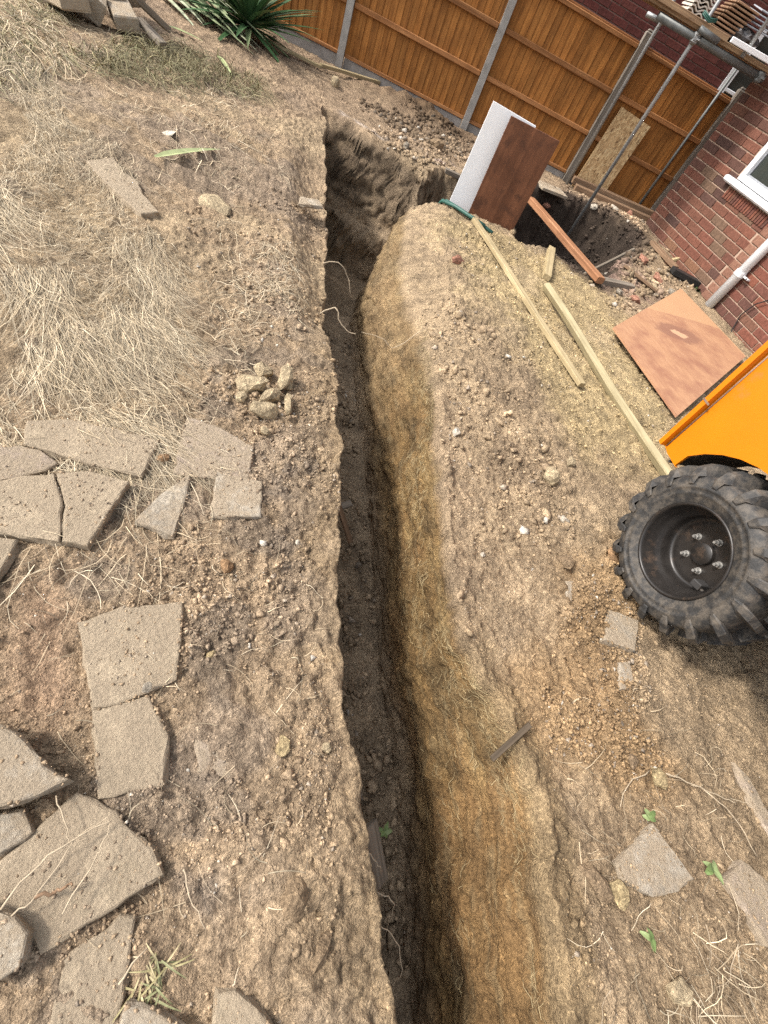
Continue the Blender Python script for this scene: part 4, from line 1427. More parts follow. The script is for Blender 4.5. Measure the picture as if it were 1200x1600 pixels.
plank('timber', on((-0.805, 5.493, 0.000), .05), on((0.826, 3.605, 0.000), .045), .062, .04, 'pale_timber', 'long pale timber nearest the trench, lying on the right bank', 'timber', (0, 0, 1), None, .004, 14, .006)
plank('timber', on((0.205, 4.944, 0.000), .05), on((1.636, 3.053, 0.000), .05), .058, .07, 'green_timber', 'long pale green timber running from the bank to the dumper wheel', 'timber', (-.5, -.2, 1), None, .006, 14, .012)
plank('timber', on((0.069, 6.087, 0.000), .05), on((0.175, 5.261, 0.000), .05), .08, .06, 'pale_timber', 'short pale timber offcut at the top end of the long timbers', 'timber', (0, 0, 1))
plank('timber', Vector((-0.533, 7.673, 0.020)), Vector((0.746, 6.103, 0.050)), .11, .07, 'orange_timber', 'orange stained beam bridging the dark pit', 'timber', (0, 0, 1), None, .008, 10, .006)
plank('timber', Vector((0.704, 6.233, 0.000))+Vector((0, 0, .0)), on((1.179, 6.617, 0.000), .03), .09, .06, 'grey_timber', 'grey timber half buried at the end of the orange beam', 'timber', (0, 0, 1))
plank('timber', on((-4.929, 7.361, 0.000), .05), on((-4.022, 7.765, 0.000), .05), .05, .035, 'pale_timber', 'pale lath on the soil at the foot of the fence, its upper length', 'timber', (0, 0, 1), None, .004, 8, .01)
plank('timber', on((-4.022, 7.765, 0.000), .06), on((-3.543, 8.792, 0.000), .06), .055, .04, 'pale_timber', 'pale lath at the foot of the fence, its lower broken end', 'timber', (0, 0, 1), None, .004, 6, .006)
plank('timber', Vector((-1.590, 6.763, 0.020)), Vector((-1.153, 6.951, 0.020)), .07, .05, 'grey_timber', 'grey timber edging left of the white board', 'timber', (0, 0, 1))
plank('sleeper', on(fpt(2.0, .22), .10), on(fpt(3.55, .22), .10), .1, .1, 'old_timber', 'upper brown timber laid along the foot of the shaded fence panel', 'timber', (0, 0, 1), None, .008)
plank('sleeper', on(fpt(2.05, .37), .04), on(fpt(3.6, .39), .04), .12, .09, 'old_timber', 'lower brown timber laid along the foot of the shaded fence panel', 'timber', (0, 0, 1), None, .008)
plank('kerb_slab', Vector((-0.585, 8.563, 0.050)), Vector((-0.198, 8.859, 0.050)), .3, .04, 'slab_grey', 'flat grey slab at the foot of the weathered fence post', 'slab', (0, 0, 1))
plank('timber', on((1.050, 8.507, 0.000), .08), on((1.844, 8.718, 0.000), .08), .06, .035, 'pale_timber', 'pale lath against the foot of the brick wall', 'timber', (0, 0, 1))
plank('timber', on((1.354, 8.732, 0.000), .05), on((1.812, 8.334, 0.000), .05), .12, .05, 'old_timber', 'dark brown board under the pale lath by the wall', 'timber', (0, 0, 1))
ch = plank('gutter_offcut', on((1.740, 8.087, 0.000), .06), on((2.187, 8.227, 0.000), .06), .14, .07, 'black', 'black plastic gutter offcut beside the brick wall', 'gutter offcut', (0, 0, 1))
# folded green hose
gh = MB()
pts = [(-0.572, 5.533, 0.000), (-0.838, 5.598, 0.000), (-1.065, 5.706, 0.000), (-1.223, 5.796, 0.000), (-1.318, 5.801, 0.000), (-1.240, 5.680, 0.000), (-1.077, 5.643, 0.000), (-0.862, 5.544, 0.000), (-0.679, 5.534, 0.000)]
gh.tube([on(p, .035+(.012 if i > 4 else 0)) for i, p in enumerate(pts)], .02, 8)
tag(gh.build('hose', 'green_rope', None, True), 'folded length of dark green hose at the foot of the white board', 'hose')

# ------------------------------------------------------------------ broken paving slabs
SLABG = 'broken paving slabs on the left bank'
def slab(name, pts, zt, th, mat, label, cat='paving slab', group=None, tilt=(0, 0), chip=.006):
    """pts: outline at the top face, anticlockwise or not; zt height of the top at its centre"""
    P = [Vector((p[0], p[1], 0)) for p in pts]
    ar = sum(P[i].x*P[(i+1) % len(P)].y-P[(i+1) % len(P)].x*P[i].y for i in range(len(P)))
    if ar < 0:
        P = P[::-1]
    C = sum(P, Vector())/len(P)
    out = []
    for i in range(len(P)):
        a, c = P[i], P[(i+1) % len(P)]
        L = (c-a).length; n = max(1, int(L/.028))
        d = (c-a)/max(L, 1e-6); nn = Vector((d.y, -d.x, 0))
        rough = chip*rnd.choice((.12, .2, .3, .6))
        for k in range(n):
            j = rnd.gauss(0, rough) if k else rnd.gauss(0, chip*.2)
            out.append(a+d*(L*k/n+rnd.uniform(-.004, .004)*(k > 0))+nn*j)
    n = len(out)
    def ring(inset, z, jit):
        r = []
        for i in range(n):
            a, q, c = out[i-1], out[i], out[(i+1) % n]
            d = (c-a).normalized(); nn = Vector((d.y, -d.x, 0))
            s = q-nn*(inset*rnd.uniform(.6, 1.5))-C
            r.append((s.x+rnd.gauss(0, jit), s.y+rnd.gauss(0, jit), z+s.x*tilt[0]+s.y*tilt[1]+rnd.gauss(0, jit*.6)))
        return r
    rings = [ring(.006, 0, .0004), ring(.0015, -.0025, .001), ring(-.001, -.008, .0015), ring(-.003, -th*.55, .004), ring(.004, -th, .003)]
    vs = [p for r in rings for p in r]
    fs = [tuple(range(n))]
    for r in range(len(rings)-1):
        for i in range(n):
            a = r*n+i; c = r*n+(i+1) % n
            fs.append((a, a+n, c+n, c))
    fs.append(tuple((len(rings)-1)*n+i for i in range(n-1, -1, -1)))
    b = MB(); b.add(vs, fs)
    o = b.build(name, mat, None, False, (C.x, C.y, zt))
    return tag(o, label, cat, group)

def sl(pts, zt, th, mat, label, group=SLABG, tilt=(0, 0), name='paving_slab', cat='paving slab', chip=.006):
    zt = zt*.55 if zt < .085 else zt*.8
    tilt = (tilt[0]+rnd.uniform(-.02, .02), tilt[1]+rnd.uniform(-.02, .02))
    A = [(p[0], p[1]) for p in pts]
    SLABS.append((A, zt, tilt, tuple(np.mean(A, 0))))
    return slab(name, pts, zt, th, mat, label, cat, group, tilt, chip)
sl([(-1.410, 0.816, 0.028), (-1.319, 0.919, 0.028), (-1.161, 0.999, 0.028), (-0.991, 1.057, 0.028), (-0.914, 0.869, 0.028), (-1.069, 0.802, 0.028), (-1.230, 0.757, 0.028), (-1.321, 0.720, 0.028)], .05, .05, 'slab', 'broken slab at the edge of the dry grass, topmost of the left slabs')
sl([(-1.419, 0.618, 0.025), (-1.328, 0.713, 0.025), (-1.265, 0.740, 0.025), (-1.177, 0.734, 0.025), (-1.177, 0.684, 0.025), (-1.240, 0.557, 0.025), (-1.281, 0.500, 0.025)], .045, .045, 'slab_pink', 'pinkish slab at the left edge wedged between two larger slabs')
sl([(-1.273, 0.476, 0.041), (-1.194, 0.620, 0.041), (-1.137, 0.685, 0.041), (-1.010, 0.593, 0.041), (-0.909, 0.481, 0.041), (-1.066, 0.407, 0.041), (-1.147, 0.370, 0.041)], .075, .06, 'slab', 'left half of the large cracked slab under the dry grass')
sl([(-1.134, 0.688, 0.041), (-1.060, 0.766, 0.041), (-0.924, 0.812, 0.041), (-0.830, 0.518, 0.041), (-0.902, 0.484, 0.041), (-1.004, 0.598, 0.041)], .075, .06, 'slab', 'right half of the large cracked slab with a pale mortar seam')
sl([(-1.126, 0.349, 0.033), (-1.014, 0.418, 0.033), (-0.967, 0.327, 0.033), (-0.912, 0.167, 0.033)], .06, .05, 'slab', 'sliver of slab at the left edge below the large cracked slab')
sl([(-1.002, 1.249, 0.025), (-0.860, 1.300, 0.025), (-0.685, 1.307, 0.025), (-0.594, 1.141, 0.025), (-0.679, 1.057, 0.025), (-0.837, 0.957, 0.025), (-0.927, 1.106, 0.025)], .045, .045, 'slab_pink', 'dusty pinkish slab partly covered with grit, above the small square piece')
sl([(-0.790, 1.004, 0.028), (-0.728, 0.908, 0.028), (-0.643, 0.719, 0.028), (-0.792, 0.691, 0.028), (-0.807, 0.830, 0.028)], .05, .045, 'slab_grey', 'tapering triangular slab piece left of the small square piece')
sl([(-0.723, 1.085, 0.025), (-0.536, 1.158, 0.025), (-0.436, 1.001, 0.025), (-0.592, 0.878, 0.025)], .045, .03, 'slab_grey', 'small clean squarish slab piece nearest the trench')
sl([(-0.659, 0.303, 0.028), (-0.592, 0.410, 0.028), (-0.447, 0.529, 0.028), (-0.364, 0.418, 0.028), (-0.291, 0.310, 0.028), (-0.339, 0.241, 0.028), (-0.385, 0.172, 0.028), (-0.436, 0.127, 0.028)], .05, .055, 'slab', 'big squarish slab bedded beside the damp bare soil')
sl([(-0.437, 0.125, 0.025), (-0.383, 0.172, 0.025), (-0.331, 0.233, 0.025), (-0.204, 0.170, 0.025), (-0.130, 0.058, 0.025), (-0.201, 0.016, 0.025), (-0.256, -0.039, 0.025)], .046, .05, 'slab', 'slab directly below the big squarish slab, dusted with soil')
sl([(-0.665, -0.037, 0.096), (-0.576, -0.011, 0.096), (-0.527, -0.008, 0.096), (-0.416, -0.031, 0.096), (-0.341, -0.031, 0.096), (-0.376, -0.091, 0.096), (-0.428, -0.143, 0.096), (-0.490, -0.184, 0.096)], .12, .075, 'slab_grey', 'thick grey slab propped up at the left edge', tilt=(.03, -.02))
sl([(-0.482, -0.181, 0.038), (-0.396, -0.131, 0.038), (-0.338, -0.154, 0.038), (-0.343, -0.174, 0.038), (-0.370, -0.214, 0.038), (-0.410, -0.243, 0.038)], .07, .06, 'slab_grey', 'rough block under the propped grey slab')
sl([(-0.316, -0.047, 0.030), (-0.200, -0.040, 0.030), (-0.094, -0.059, 0.030), (-0.064, -0.061, 0.030), (0.000, -0.096, 0.030), (-0.059, -0.193, 0.030), (-0.146, -0.321, 0.030), (-0.249, -0.285, 0.030), (-0.326, -0.303, 0.030), (-0.368, -0.267, 0.030)], .055, .065, 'slab', 'large slab crossed by dry stems and a dark twig')
sl([(-0.318, -0.295, 0.072), (-0.241, -0.281, 0.072), (-0.193, -0.295, 0.072), (-0.167, -0.343, 0.072), (-0.205, -0.393, 0.072)], .09, .09, 'slab_grey', 'pale rough lump of slab at the lower left edge', chip=.012)
sl([(-0.038, -0.202, 0.017), (-0.002, -0.189, 0.017), (0.028, -0.240, 0.017), (0.071, -0.313, 0.017), (0.098, -0.387, 0.017), (-0.021, -0.431, 0.017), (-0.097, -0.311, 0.017)], .03, .045, 'slab', 'flush slab dusted with soil below the large stem-crossed slab')
sl([(0.087, -0.313, 0.033), (0.161, -0.298, 0.033), (0.269, -0.300, 0.033), (0.100, -0.383, 0.033)], .06, .05, 'slab_grey', 'slab corner showing at the bottom edge, left one')
sl([(0.265, -0.225, 0.038), (0.301, -0.205, 0.038), (0.369, -0.212, 0.038), (0.455, -0.236, 0.038), (0.301, -0.308, 0.038)], .07, .06, 'slab', 'slab corner poking up at the bottom edge, nearest the trench', tilt=(.1, .1))
sl([(-0.138, 0.199, 0.012), (-0.044, 0.226, 0.012), (0.032, 0.196, 0.012), (0.042, 0.159, 0.012), (-0.019, 0.140, 0.012), (-0.071, 0.132, 0.012)], .022, .04, 'slab_pink', 'flush slab fragment nearly buried in the gritty bank')
sl([(-2.897, 2.629, 0.028), (-2.881, 2.848, 0.028), (-2.728, 2.760, 0.028), (-2.612, 2.756, 0.028), (-2.493, 2.667, 0.028), (-2.289, 2.581, 0.028), (-2.317, 2.456, 0.028), (-2.652, 2.532, 0.028)], .05, .06, 'slab', 'long narrow slab piece lying alone on the scraped lawn', 'slabs lying about the lawn')
RG = 'broken slabs on the right bank'
sl([(1.530, 0.745, 0.017), (1.710, 0.642, 0.017), (1.640, 0.575, 0.017), (1.526, 0.507, 0.017), (1.409, 0.505, 0.017), (1.375, 0.541, 0.017)], .03, .04, 'slab_grey', 'flat grey slab with a hairline crack set in the right bank', RG)
sl([(1.933, 0.804, 0.030), (2.154, 0.761, 0.030), (2.170, 0.596, 0.030), (1.999, 0.563, 0.030), (1.848, 0.695, 0.030)], .055, .06, 'slab_pink', 'slab piece at the lower right edge of the picture', RG)
sl([(1.261, 1.629, 0.028), (1.431, 1.661, 0.028), (1.400, 1.447, 0.028), (1.320, 1.427, 0.028), (1.234, 1.411, 0.028)], .05, .06, 'slab_grey', 'small slab piece standing proud beside the dumper tyre', RG, tilt=(.1, -.1))
sl([(1.966, 1.201, 0.017), (2.037, 1.172, 0.017), (2.126, 1.056, 0.017), (2.107, 0.961, 0.017), (2.031, 1.075, 0.017)], .03, .05, 'slab_pink', 'half buried sliver of slab at the right edge under the dumper', RG)
sl([(0.995, 1.628, 0.022), (1.030, 1.652, 0.022), (1.052, 1.442, 0.022), (1.023, 1.439, 0.022)], .04, .05, 'slab_grey', 'thin upright slab splinter left of the dumper tyre', RG)
sl([(1.335, 1.354, 0.017), (1.397, 1.402, 0.017), (1.424, 1.263, 0.017), (1.350, 1.215, 0.017)], .03, .05, 'slab_grey', 'small pointed slab fragment under the piece beside the tyre', RG)
sl([(-1.949, 3.782, 0.011), (-1.825, 3.992, 0.011), (-1.908, 4.056, 0.011), (-2.017, 3.934, 0.011)], .02, .03, 'slab_grey', 'dark slab sliver sticking out of the left trench edge', RG)

scatter_crumbs()

# heap of broken slabs and blocks at the top left
HG = 'blocks in the rubble heap'
def block(px, size, rot, mat, label, z):
    b = MB(); b.box((0, 0, 0), size, .012, 0, .008)
    o = b.build('rubble_block', mat, None, False, (px[0], px[1], z), rot)
    return tag(o, label, 'rubble block', HG)
hb = [((-5.357, 4.829, 0.000), (.42, .28, .08), (.05, .2, .9), 'slab_grey', 'block at the far left top of the rubble heap', .1),
      ((-5.067, 4.658, 0.000), (.40, .26, .09), (.1, -.15, -.4), 'slab', 'pale topped block at the left foot of the rubble heap', .12),
      ((-5.420, 5.344, 0.000), (.42, .3, .1), (.4, .3, .3), 'slab_grey', 'dark block leaning across the top of the rubble heap', .32),
      ((-5.076, 4.905, 0.000), (.3, .26, .2), (.2, .5, .8), 'slab_grey', 'squat cube shaped block in the middle of the rubble heap', .16),
      ((-5.264, 5.347, 0.000), (.6, .2, .12), (.5, .15, -.5), 'slab_grey', 'long block lying on the front of the rubble heap', .2),
      ((-4.959, 5.188, 0.000), (.55, .22, .12), (.2, .1, -.6), 'slab_grey', 'long dark faced block at the foot of the rubble heap', .12),
      ((-5.452, 5.691, 0.000), (.4, .3, .08), (.7, .2, .2), 'slab', 'tilted flat block near the right end of the rubble heap', .3),
      ((-5.222, 5.611, 0.000), (.3, .22, .1), (.3, -.3, .4), 'slab', 'small block wedged beneath the lath at the rubble heap', .16),
      ((-5.512, 4.750, 0.000), (.4, .3, .1), (.1, .2, .2), 'slab', 'outlying block left of the rubble heap', .08)]
for p, s, r, m, lb, z in hb:
    block(p, s, r, m, lb, z)
plank('timber', Vector((-4.788, 5.165, 0.300)), Vector((-4.753, 5.617, 0.080)), .09, .05, 'grey_timber', 'grey weathered board resting on the rubble heap', 'timber', (0, 0, 1))
plank('timber', Vector((-4.798, 5.248, 0.120)), Vector((-4.473, 5.215, 0.050)), .1, .04, 'grey_timber', 'shorter grey board sloping off the rubble heap', 'timber', (0, 0, 1))

# ------------------------------------------------------------------ stones and lumps one can pick out
STV, STF = ico(2)
def stone(p, s, mat, label, cat='stone', name='stone', group=None, rz=0.0, ang=.33, sink=.25, z=None):
    V = STV.copy()
    k = rnd.random()*50
    d = 1+ang*1.4*fbm(V[:, 0]*1.3+k+V[:, 2], V[:, 1]*1.3+k-V[:, 2], 3, 3)+ang*.5*fbm(V[:, 0]*4+k, V[:, 1]*4+V[:, 2]*4, 8, 2)
    for q in range(5):      # a few flat broken faces
        nrm = NR.normal(size=3); nrm /= np.linalg.norm(nrm)
        h = V@nrm
        lim = .72
        V = V-np.outer(np.clip(h-lim, 0, None), nrm)
    V = V*d[:, None]*np.array(s)[None]
    b = MB(); b.add([tuple(q) for q in V], [tuple(f) for f in STF])
    zz = gz(p[0], p[1]) if z is None else z
    o = b.build(name, mat, None, False, (p[0], p[1], zz+s[2]*(1-sink*1.6)), (rnd.uniform(-.3, .3), rnd.uniform(-.3, .3), rz))
    return tag(o, label, cat, group)
CG = 'pale clay clods in the cluster'
for p, s, rz, lb in [((-0.919, 1.629, 0.000), (.075, .05, .045), .5, 'large pale clod at the left of the clod cluster'),
                     ((-0.941, 1.765, 0.000), (.05, .04, .035), .1, 'clod at the top of the clod cluster'),
                     ((-0.816, 1.786, 0.000), (.075, .04, .05), -1.1, 'tall pale clod at the right of the clod cluster'),
                     ((-0.798, 1.635, 0.000), (.07, .032, .04), 1.4, 'narrow clod in the middle of the clod cluster'),
                     ((-0.778, 1.524, 0.000), (.06, .04, .04), .9, 'clod at the lower left foot of the clod cluster'),
                     ((-0.713, 1.656, 0.000), (.055, .022, .03), -1.0, 'slim clod at the lower right of the clod cluster'),
                     ((-0.911, 1.529, 0.000), (.035, .03, .026), .3, 'small clod on the left fringe of the clod cluster'),
                     ((-0.698, 1.421, 0.000), (.025, .02, .02), 0, 'little clod fallen below the clod cluster')]:
    stone(p, tuple(q*1.15 for q in s), 'rock_pale', lb, 'clod', 'clod', CG, rz, .4, .1)
for p, s, m, lb in [((0.760, 2.301, 0.000), (.075, .06, .055), 'rock_pale', 'biggest pale stone on the right bank'),
                    ((0.861, 2.553, 0.000), (.04, .035, .03), 'rock_pale', 'pale stone behind the biggest stone on the right bank'),
                    ((0.117, 2.202, 0.000), (.035, .03, .028), 'rock_white', 'whitish stone at the rim of the trench'),
                    ((0.913, 2.045, 0.000), (.035, .022, .018), 'rock_white', 'small white stone below the biggest stone'),
                    ((0.529, 1.489, 0.000), (.018, .015, .012), 'rock_white', 'tiny white stone on the smooth right bank'),
                    ((0.795, 1.581, 0.000), (.014, .012, .01), 'rock_white', 'tiny white pebble left of the slab splinter'),
                    ((-0.627, 4.426, 0.000), (.07, .05, .05), 'rock_red', 'reddish brick fragment on the far right bank'),
                    ((0.114, 0.308, 0.000), (.032, .026, .022), 'rock_yellow', 'yellow stone on the gritty left bank'),
                    ((-0.251, 0.428, 0.000), (.02, .016, .014), 'rock_yellow', 'small yellow stone right of the big squarish slab'),
                    ((-0.412, 0.736, 0.000), (.028, .028, .024), 'rock_orange', 'orange lump on the left bank below the small square slab'),
                    ((-0.924, 1.003, 0.000), (.03, .02, .02), 'rock_orange', 'little orange lump in the gap between two slabs'),
                    ((-0.245, 0.994, 0.000), (.016, .014, .014), 'rock_white', 'small white pebble on the left bank near the trench edge'),
                    ((0.250, 0.372, 0.000), (.024, .02, .02), 'rock_pale', 'round grey stone at the left lip of the trench'),
                    ((1.266, 1.990, 0.000), (.085, .06, .04), 'rock_orange', 'flat orange brown lump touching the dumper tyre'),
                    ((0.968, 1.751, 0.000), (.06, .05, .035), 'rock_brown', 'brown clod left of the dumper tyre'),
                    ((1.311, 0.457, 0.000), (.08, .035, .03), 'rock_brown', 'long brown clod left of the grey slab on the right bank'),
                    ((1.399, 0.470, 0.000), (.05, .035, .03), 'rock_yellow', 'rounded ochre clod beside the long brown clod'),
                    ((1.641, 0.299, 0.000), (.045, .04, .03), 'rock_pale', 'rounded stone at the lower right'),
                    ((1.432, 0.935, 0.000), (.038, .026, .024), 'rock_brown', 'egg shaped brown clod among the orange crumbs'),
                    ((1.555, 0.929, 0.000), (.045, .035, .03), 'rock_yellow', 'ochre clod above the grey slab'),
                    ((0.343, 0.001, 0.000), (.05, .04, .03), 'rock_brown', 'dark clod near the lower left lip of the trench'),
                    ((0.471, -0.074, 0.000), (.055, .022, .025), 'rock_brown', 'slim upright clod near the lower left lip of the trench'),
                    ((-3.075, 3.603, 0.000), (.10, .065, .012), 'rock_white', 'flat white scrap on the scraped lawn'),
                    ((-2.198, 3.035, 0.000), (.12, .1, .03), 'rock_pale', 'flat pale lump right of the long narrow slab'),
                    ((-3.622, 7.463, 0.000), (.07, .06, .08), 'rock_pale', 'upright pale reddish stone at the far end of the chalk line'),
                    ((-2.187, 6.802, 0.000), (.06, .05, .05), 'rock_grey', 'round dark stone on the lip of the far trench end'),
                    ((-2.003, 7.535, 0.000), (.11, .1, .08), 'rock_brown', 'dark brown clod between trench end and fence'),
                    ((-0.350, 8.730, 0.000), (.11, .07, .05), 'rock_red', 'broken reddish brick under the slab at the fence post'),
                    ((0.914, 9.741, 0.000), (.07, .05, .04), 'rock_red', 'reddish brick piece at the foot of the brown timbers'),
                    ((1.553, 7.597, 0.000), (.08, .05, .045), 'rock_red', 'pinkish rubble lump near the gutter offcut'),
                    ((1.765, 7.289, 0.000), (.07, .05, .04), 'rock_grey', 'grey rubble lump at the corner of the orange plywood'),
                    ((-0.344, 0.245, 0.000), (.02, .014, .008), 'rock_grey', 'small flat chip on the big squarish slab')]:
    zz = .05 if 'chip' in lb else None
    stone(p, s, m, lb, 'stone' if 'clod' not in lb else 'clod', 'stone', None, rnd.uniform(0, 3), z=zz)

RB = 'broken bricks and rubble by the house wall'
for p, s_, m, lb in [((0.843, 7.329, 0.000), (.10, .06, .05), 'rock_red', 'broken red brick at the right rim of the dark pit'),
                     ((1.284, 7.914, 0.000), (.09, .06, .05), 'rock_red', 'pink brick bat between the pit and the lath'),
                     ((1.465, 6.998, 0.000), (.07, .06, .05), 'rock_pale', 'pale mortar lump above the orange plywood'),
                     ((1.255, 6.314, 0.000), (.08, .055, .05), 'rock_red', 'dusty brick lump between the grey timber and the orange plywood'),
                     ((1.042, 6.258, 0.000), (.06, .05, .04), 'rock_grey', 'grey rubble lump at the end of the grey timber'),
                     ((1.701, 8.465, 0.000), (.07, .05, .045), 'rock_red', 'reddish rubble lump just above the gutter offcut'),
                     ((0.222, 8.197, 0.000), (.09, .06, .06), 'dark_soil', 'black soil lump at the far rim of the dark pit'),
                     ((0.632, 8.577, 0.000), (.08, .06, .06), 'dark_soil', 'black soil lump below the sleeper timbers'),
                     ((0.339, 9.153, 0.000), (.06, .05, .04), 'rock_white', 'pale mortar fragment at the foot of the front scaffold pole'),
                     ((0.626, 9.359, 0.000), (.07, .04, .03), 'rock_white', 'whitish splinter of rubble beside the brown timbers')]:
    stone(p, s_, m, lb, 'rubble', 'rubble_lump', RB, rnd.uniform(0, 3), .4)
plank('timber', on((0.995, 7.016, 0.000), .05), on((1.505, 6.885, 0.000), .05), .07, .03, 'old_timber', 'split brown plank lying in the rubble by the pit', 'timber', (.2, .1, 1))
plank('timber', on((0.582, 7.924, 0.000), .03), on((1.115, 8.063, 0.000), .06), .05, .03, 'grey_timber', 'thin grey slat across the right end of the pit', 'timber', (0, 0, 1))

# ------------------------------------------------------------------ things in and along the trench
def tcz(t, c, z):
    x, y = to_xy(t, c)
    return Vector((float(x), float(y), z))
plank('stick', (-0.284, 1.771, -0.600), (-0.081, 1.663, -0.750), .035, .02, 'old_timber', 'brown stick on the trench floor, longer of two', 'stick', (0, 0, 1))
plank('stick', (-0.274, 1.828, -0.700), (-0.222, 1.911, -0.700), .05, .02, 'grey_timber', 'short greyish stick across the trench floor', 'stick', (0, 0, 1))
plank('trench_board', (0.606, 0.310, -0.450), (0.750, 0.160, -0.500), .12, .03, 'grey_timber', 'grey board standing on edge against the left trench wall', 'board', (.8, -.3, .3))
plank('stake', (0.845, 0.647, -0.030), (0.940, 0.825, 0.030), .022, .016, 'dark_timber', 'dark stake slanting out of the right trench rim', 'stake', (0, 0, 1))
def spline(pts, k=5):
    P = [Vector(p) for p in pts]; P = [P[0]*2-P[1]]+P+[P[-1]*2-P[-2]]
    out = []
    for i in range(1, len(P)-2):
        for j in range(k):
            u = j/k
            out.append(.5*((2*P[i])+(P[i+1]-P[i-1])*u+(2*P[i-1]-5*P[i]+4*P[i+1]-P[i+2])*u*u+(3*P[i]-P[i-1]-3*P[i+1]+P[i+2])*u**3))
    out.append(P[-2])
    w = rnd.random()*9
    return [p+Vector((.003*math.sin(i*1.7+w), .003*math.cos(i*2.3+w), .002*math.sin(i*1.1))) for i, p in enumerate(out)]
def rootlet(pts, r, label, name='root'):
    b = MB(); b.tube(spline(pts), r*.62, 6, True, r*.3)
    return tag(b.build(name, 'root', None, True), label, 'root', 'roots hanging from the trench sides')
rootlet([tcz(3.9, .0, -.08), tcz(3.92, .12, -.05), tcz(3.9, .22, -.13), tcz(3.85, .27, -.24)], .008, 'pale root sticking out of the left wall near the far bend')
rootlet([tcz(3.25, -.05, -.12), tcz(3.24, .05, -.03), tcz(3.2, .1, -.1), tcz(3.17, .17, -.14), tcz(3.16, .23, -.14)], .009, 'crooked white root across the trench below the far bend')
rootlet([tcz(3.3, .75, -.06), tcz(3.2, .55, -.2), tcz(3.22, .45, -.16), tcz(3.3, .3, -.2)], .005, 'thin arching root on the right wall')
rootlet([tcz(.12, .0, -.1), tcz(.08, .08, -.12), tcz(.02, .12, -.25), tcz(-.06, .13, -.4)], .0035, 'thin root dangling from the left lip near the bottom edge')
rootlet([tcz(.05, .0, -.1), tcz(-.02, .09, -.15), tcz(-.12, .12, -.22), tcz(-.15, .08, -.35)], .003, 'second thin root dangling beside it at the left lip')
rootlet([tcz(.22, .0, -.1), tcz(.18, .04, -.12), tcz(.15, .07, -.16)], .004, 'short pale rootlet on the left lip above the dangling roots')

def leaf_card(b, p, L, W, az, el, col, fold=.25, droop=.4, n=5):
    """blade-shaped leaf with a folded midrib"""
    p = Vector(p)
    d = Vector((math.cos(az)*math.cos(el), math.sin(az)*math.cos(el), math.sin(el)))
    side = Vector((-math.sin(az), math.cos(az), 0))
    vs = []; fs = []
    q = p.copy()
    for i in range(n+1):
        u = i/n
        w = W*.5*(min(1, 3.2*u+.35))*(1-u**2.2)+.0008
        nrm = side.cross(d)
        vs += [q-side*w+nrm*w*fold*-1, q-nrm*w*.0, q+side*w-nrm*w*fold]
        e2 = el-droop*(u+1/n)
        d = Vector((math.cos(az)*math.cos(e2), math.sin(az)*math.cos(e2), math.sin(e2)))
        q = q+d*(L/n)
    for i in range(n):
        a = i*3
        fs += [(a, a+1, a+4, a+3), (a+1, a+2, a+5, a+4)]
    b.add(vs, fs, tuple(col))

def weed(p, n, L, label, cols=((.12, .17, .06), (.2, .25, .11)), z=None):
    e = empty('weed', (p[0], p[1], 0), 0, label, 'weed', 'green weeds on bare soil')
    zz = gz(p[0], p[1])+.012 if z is None else z
    for k in range(n):
        b = MB(); c = cols[k % len(cols)]
        leaf_card(b, (rnd.uniform(-.006, .006), rnd.uniform(-.006, .006), zz), L*rnd.uniform(.6, 1.1), L*.5, rnd.uniform(0, 6.28), rnd.uniform(.1, .9), c, .2, 1.0, 4)
        b.build('leaf', 'leaf', e)
weed((1.525, 0.764, 0.000), 5, .045, 'pale green weed at the top corner of the grey slab')
weed((1.811, 0.718, 0.000), 6, .055, 'leafy green weed right of the grey slab')
weed((1.532, 0.390, 0.000), 6, .04, 'small green seedling below the grey slab')
weed((2.249, 8.152, 0.000), 14, .16, 'dark green weed growing at the foot of the brick wall', ((.05, .08, .03), (.08, .11, .045)))
weed((0.696, 0.329, -0.500), 9, .035, 'tiny green sprig beside the board in the trench', z=-.5)
tuft = empty('grass_tuft', (0.110, -0.261, 0.000), 0, 'dry grey green grass tuft beside the flush slab', 'grass tuft')
for k in range(34):
    b = MB()
    c = [(.3, .26, .13), (.2, .2, .1), (.42, .35, .2)][k % 3]
    leaf_card(b, (rnd.uniform(-.03, .03), rnd.uniform(-.04, .04), .012), rnd.uniform(.04, .085), .003, rnd.uniform(0, 6.28), rnd.uniform(.1, .9), c, .2, 1.1, 4)
    b.build('blade', 'leaf', tuft)

# long dry stems lying on the big slab and on the right bank
def stem(pts, r, label, mat='root', dz=.01):
    b = MB(); b.tube(spline([Vector((p[0], p[1], max(gz(p[0], p[1]), 0)+dz)) for p in pts], 4), r, 5, True, r*.5)
    return tag(b.build('dry_stem', mat, None, True), label, 'dry stem', 'dry stems lying about')
stem([(-0.279, -0.285, 0.070), (-0.270, -0.192, 0.080), (-0.242, -0.131, 0.075), (-0.182, -0.043, 0.065)], .0028, 'long dry stem curving over the large stem-crossed slab', dz=.072)
stem([(-0.246, -0.283, 0.070), (-0.229, -0.232, 0.075), (-0.234, -0.121, 0.070), (-0.194, -0.041, 0.065)], .002, 'thinner dry stem beside the long one on the slab', dz=.068)
stem([(-0.154, -0.238, 0.070), (-0.166, -0.132, 0.070), (-0.170, -0.112, 0.070), (-0.190, -0.055, 0.065)], .0022, 'forked dry stem on the right part of the slab', dz=.068)
stem([(-0.349, -0.073, 0.050), (-0.276, -0.111, 0.080), (-0.244, -0.136, 0.060)], .002, 'short dry stem on the upper edge of the slab', dz=.066)
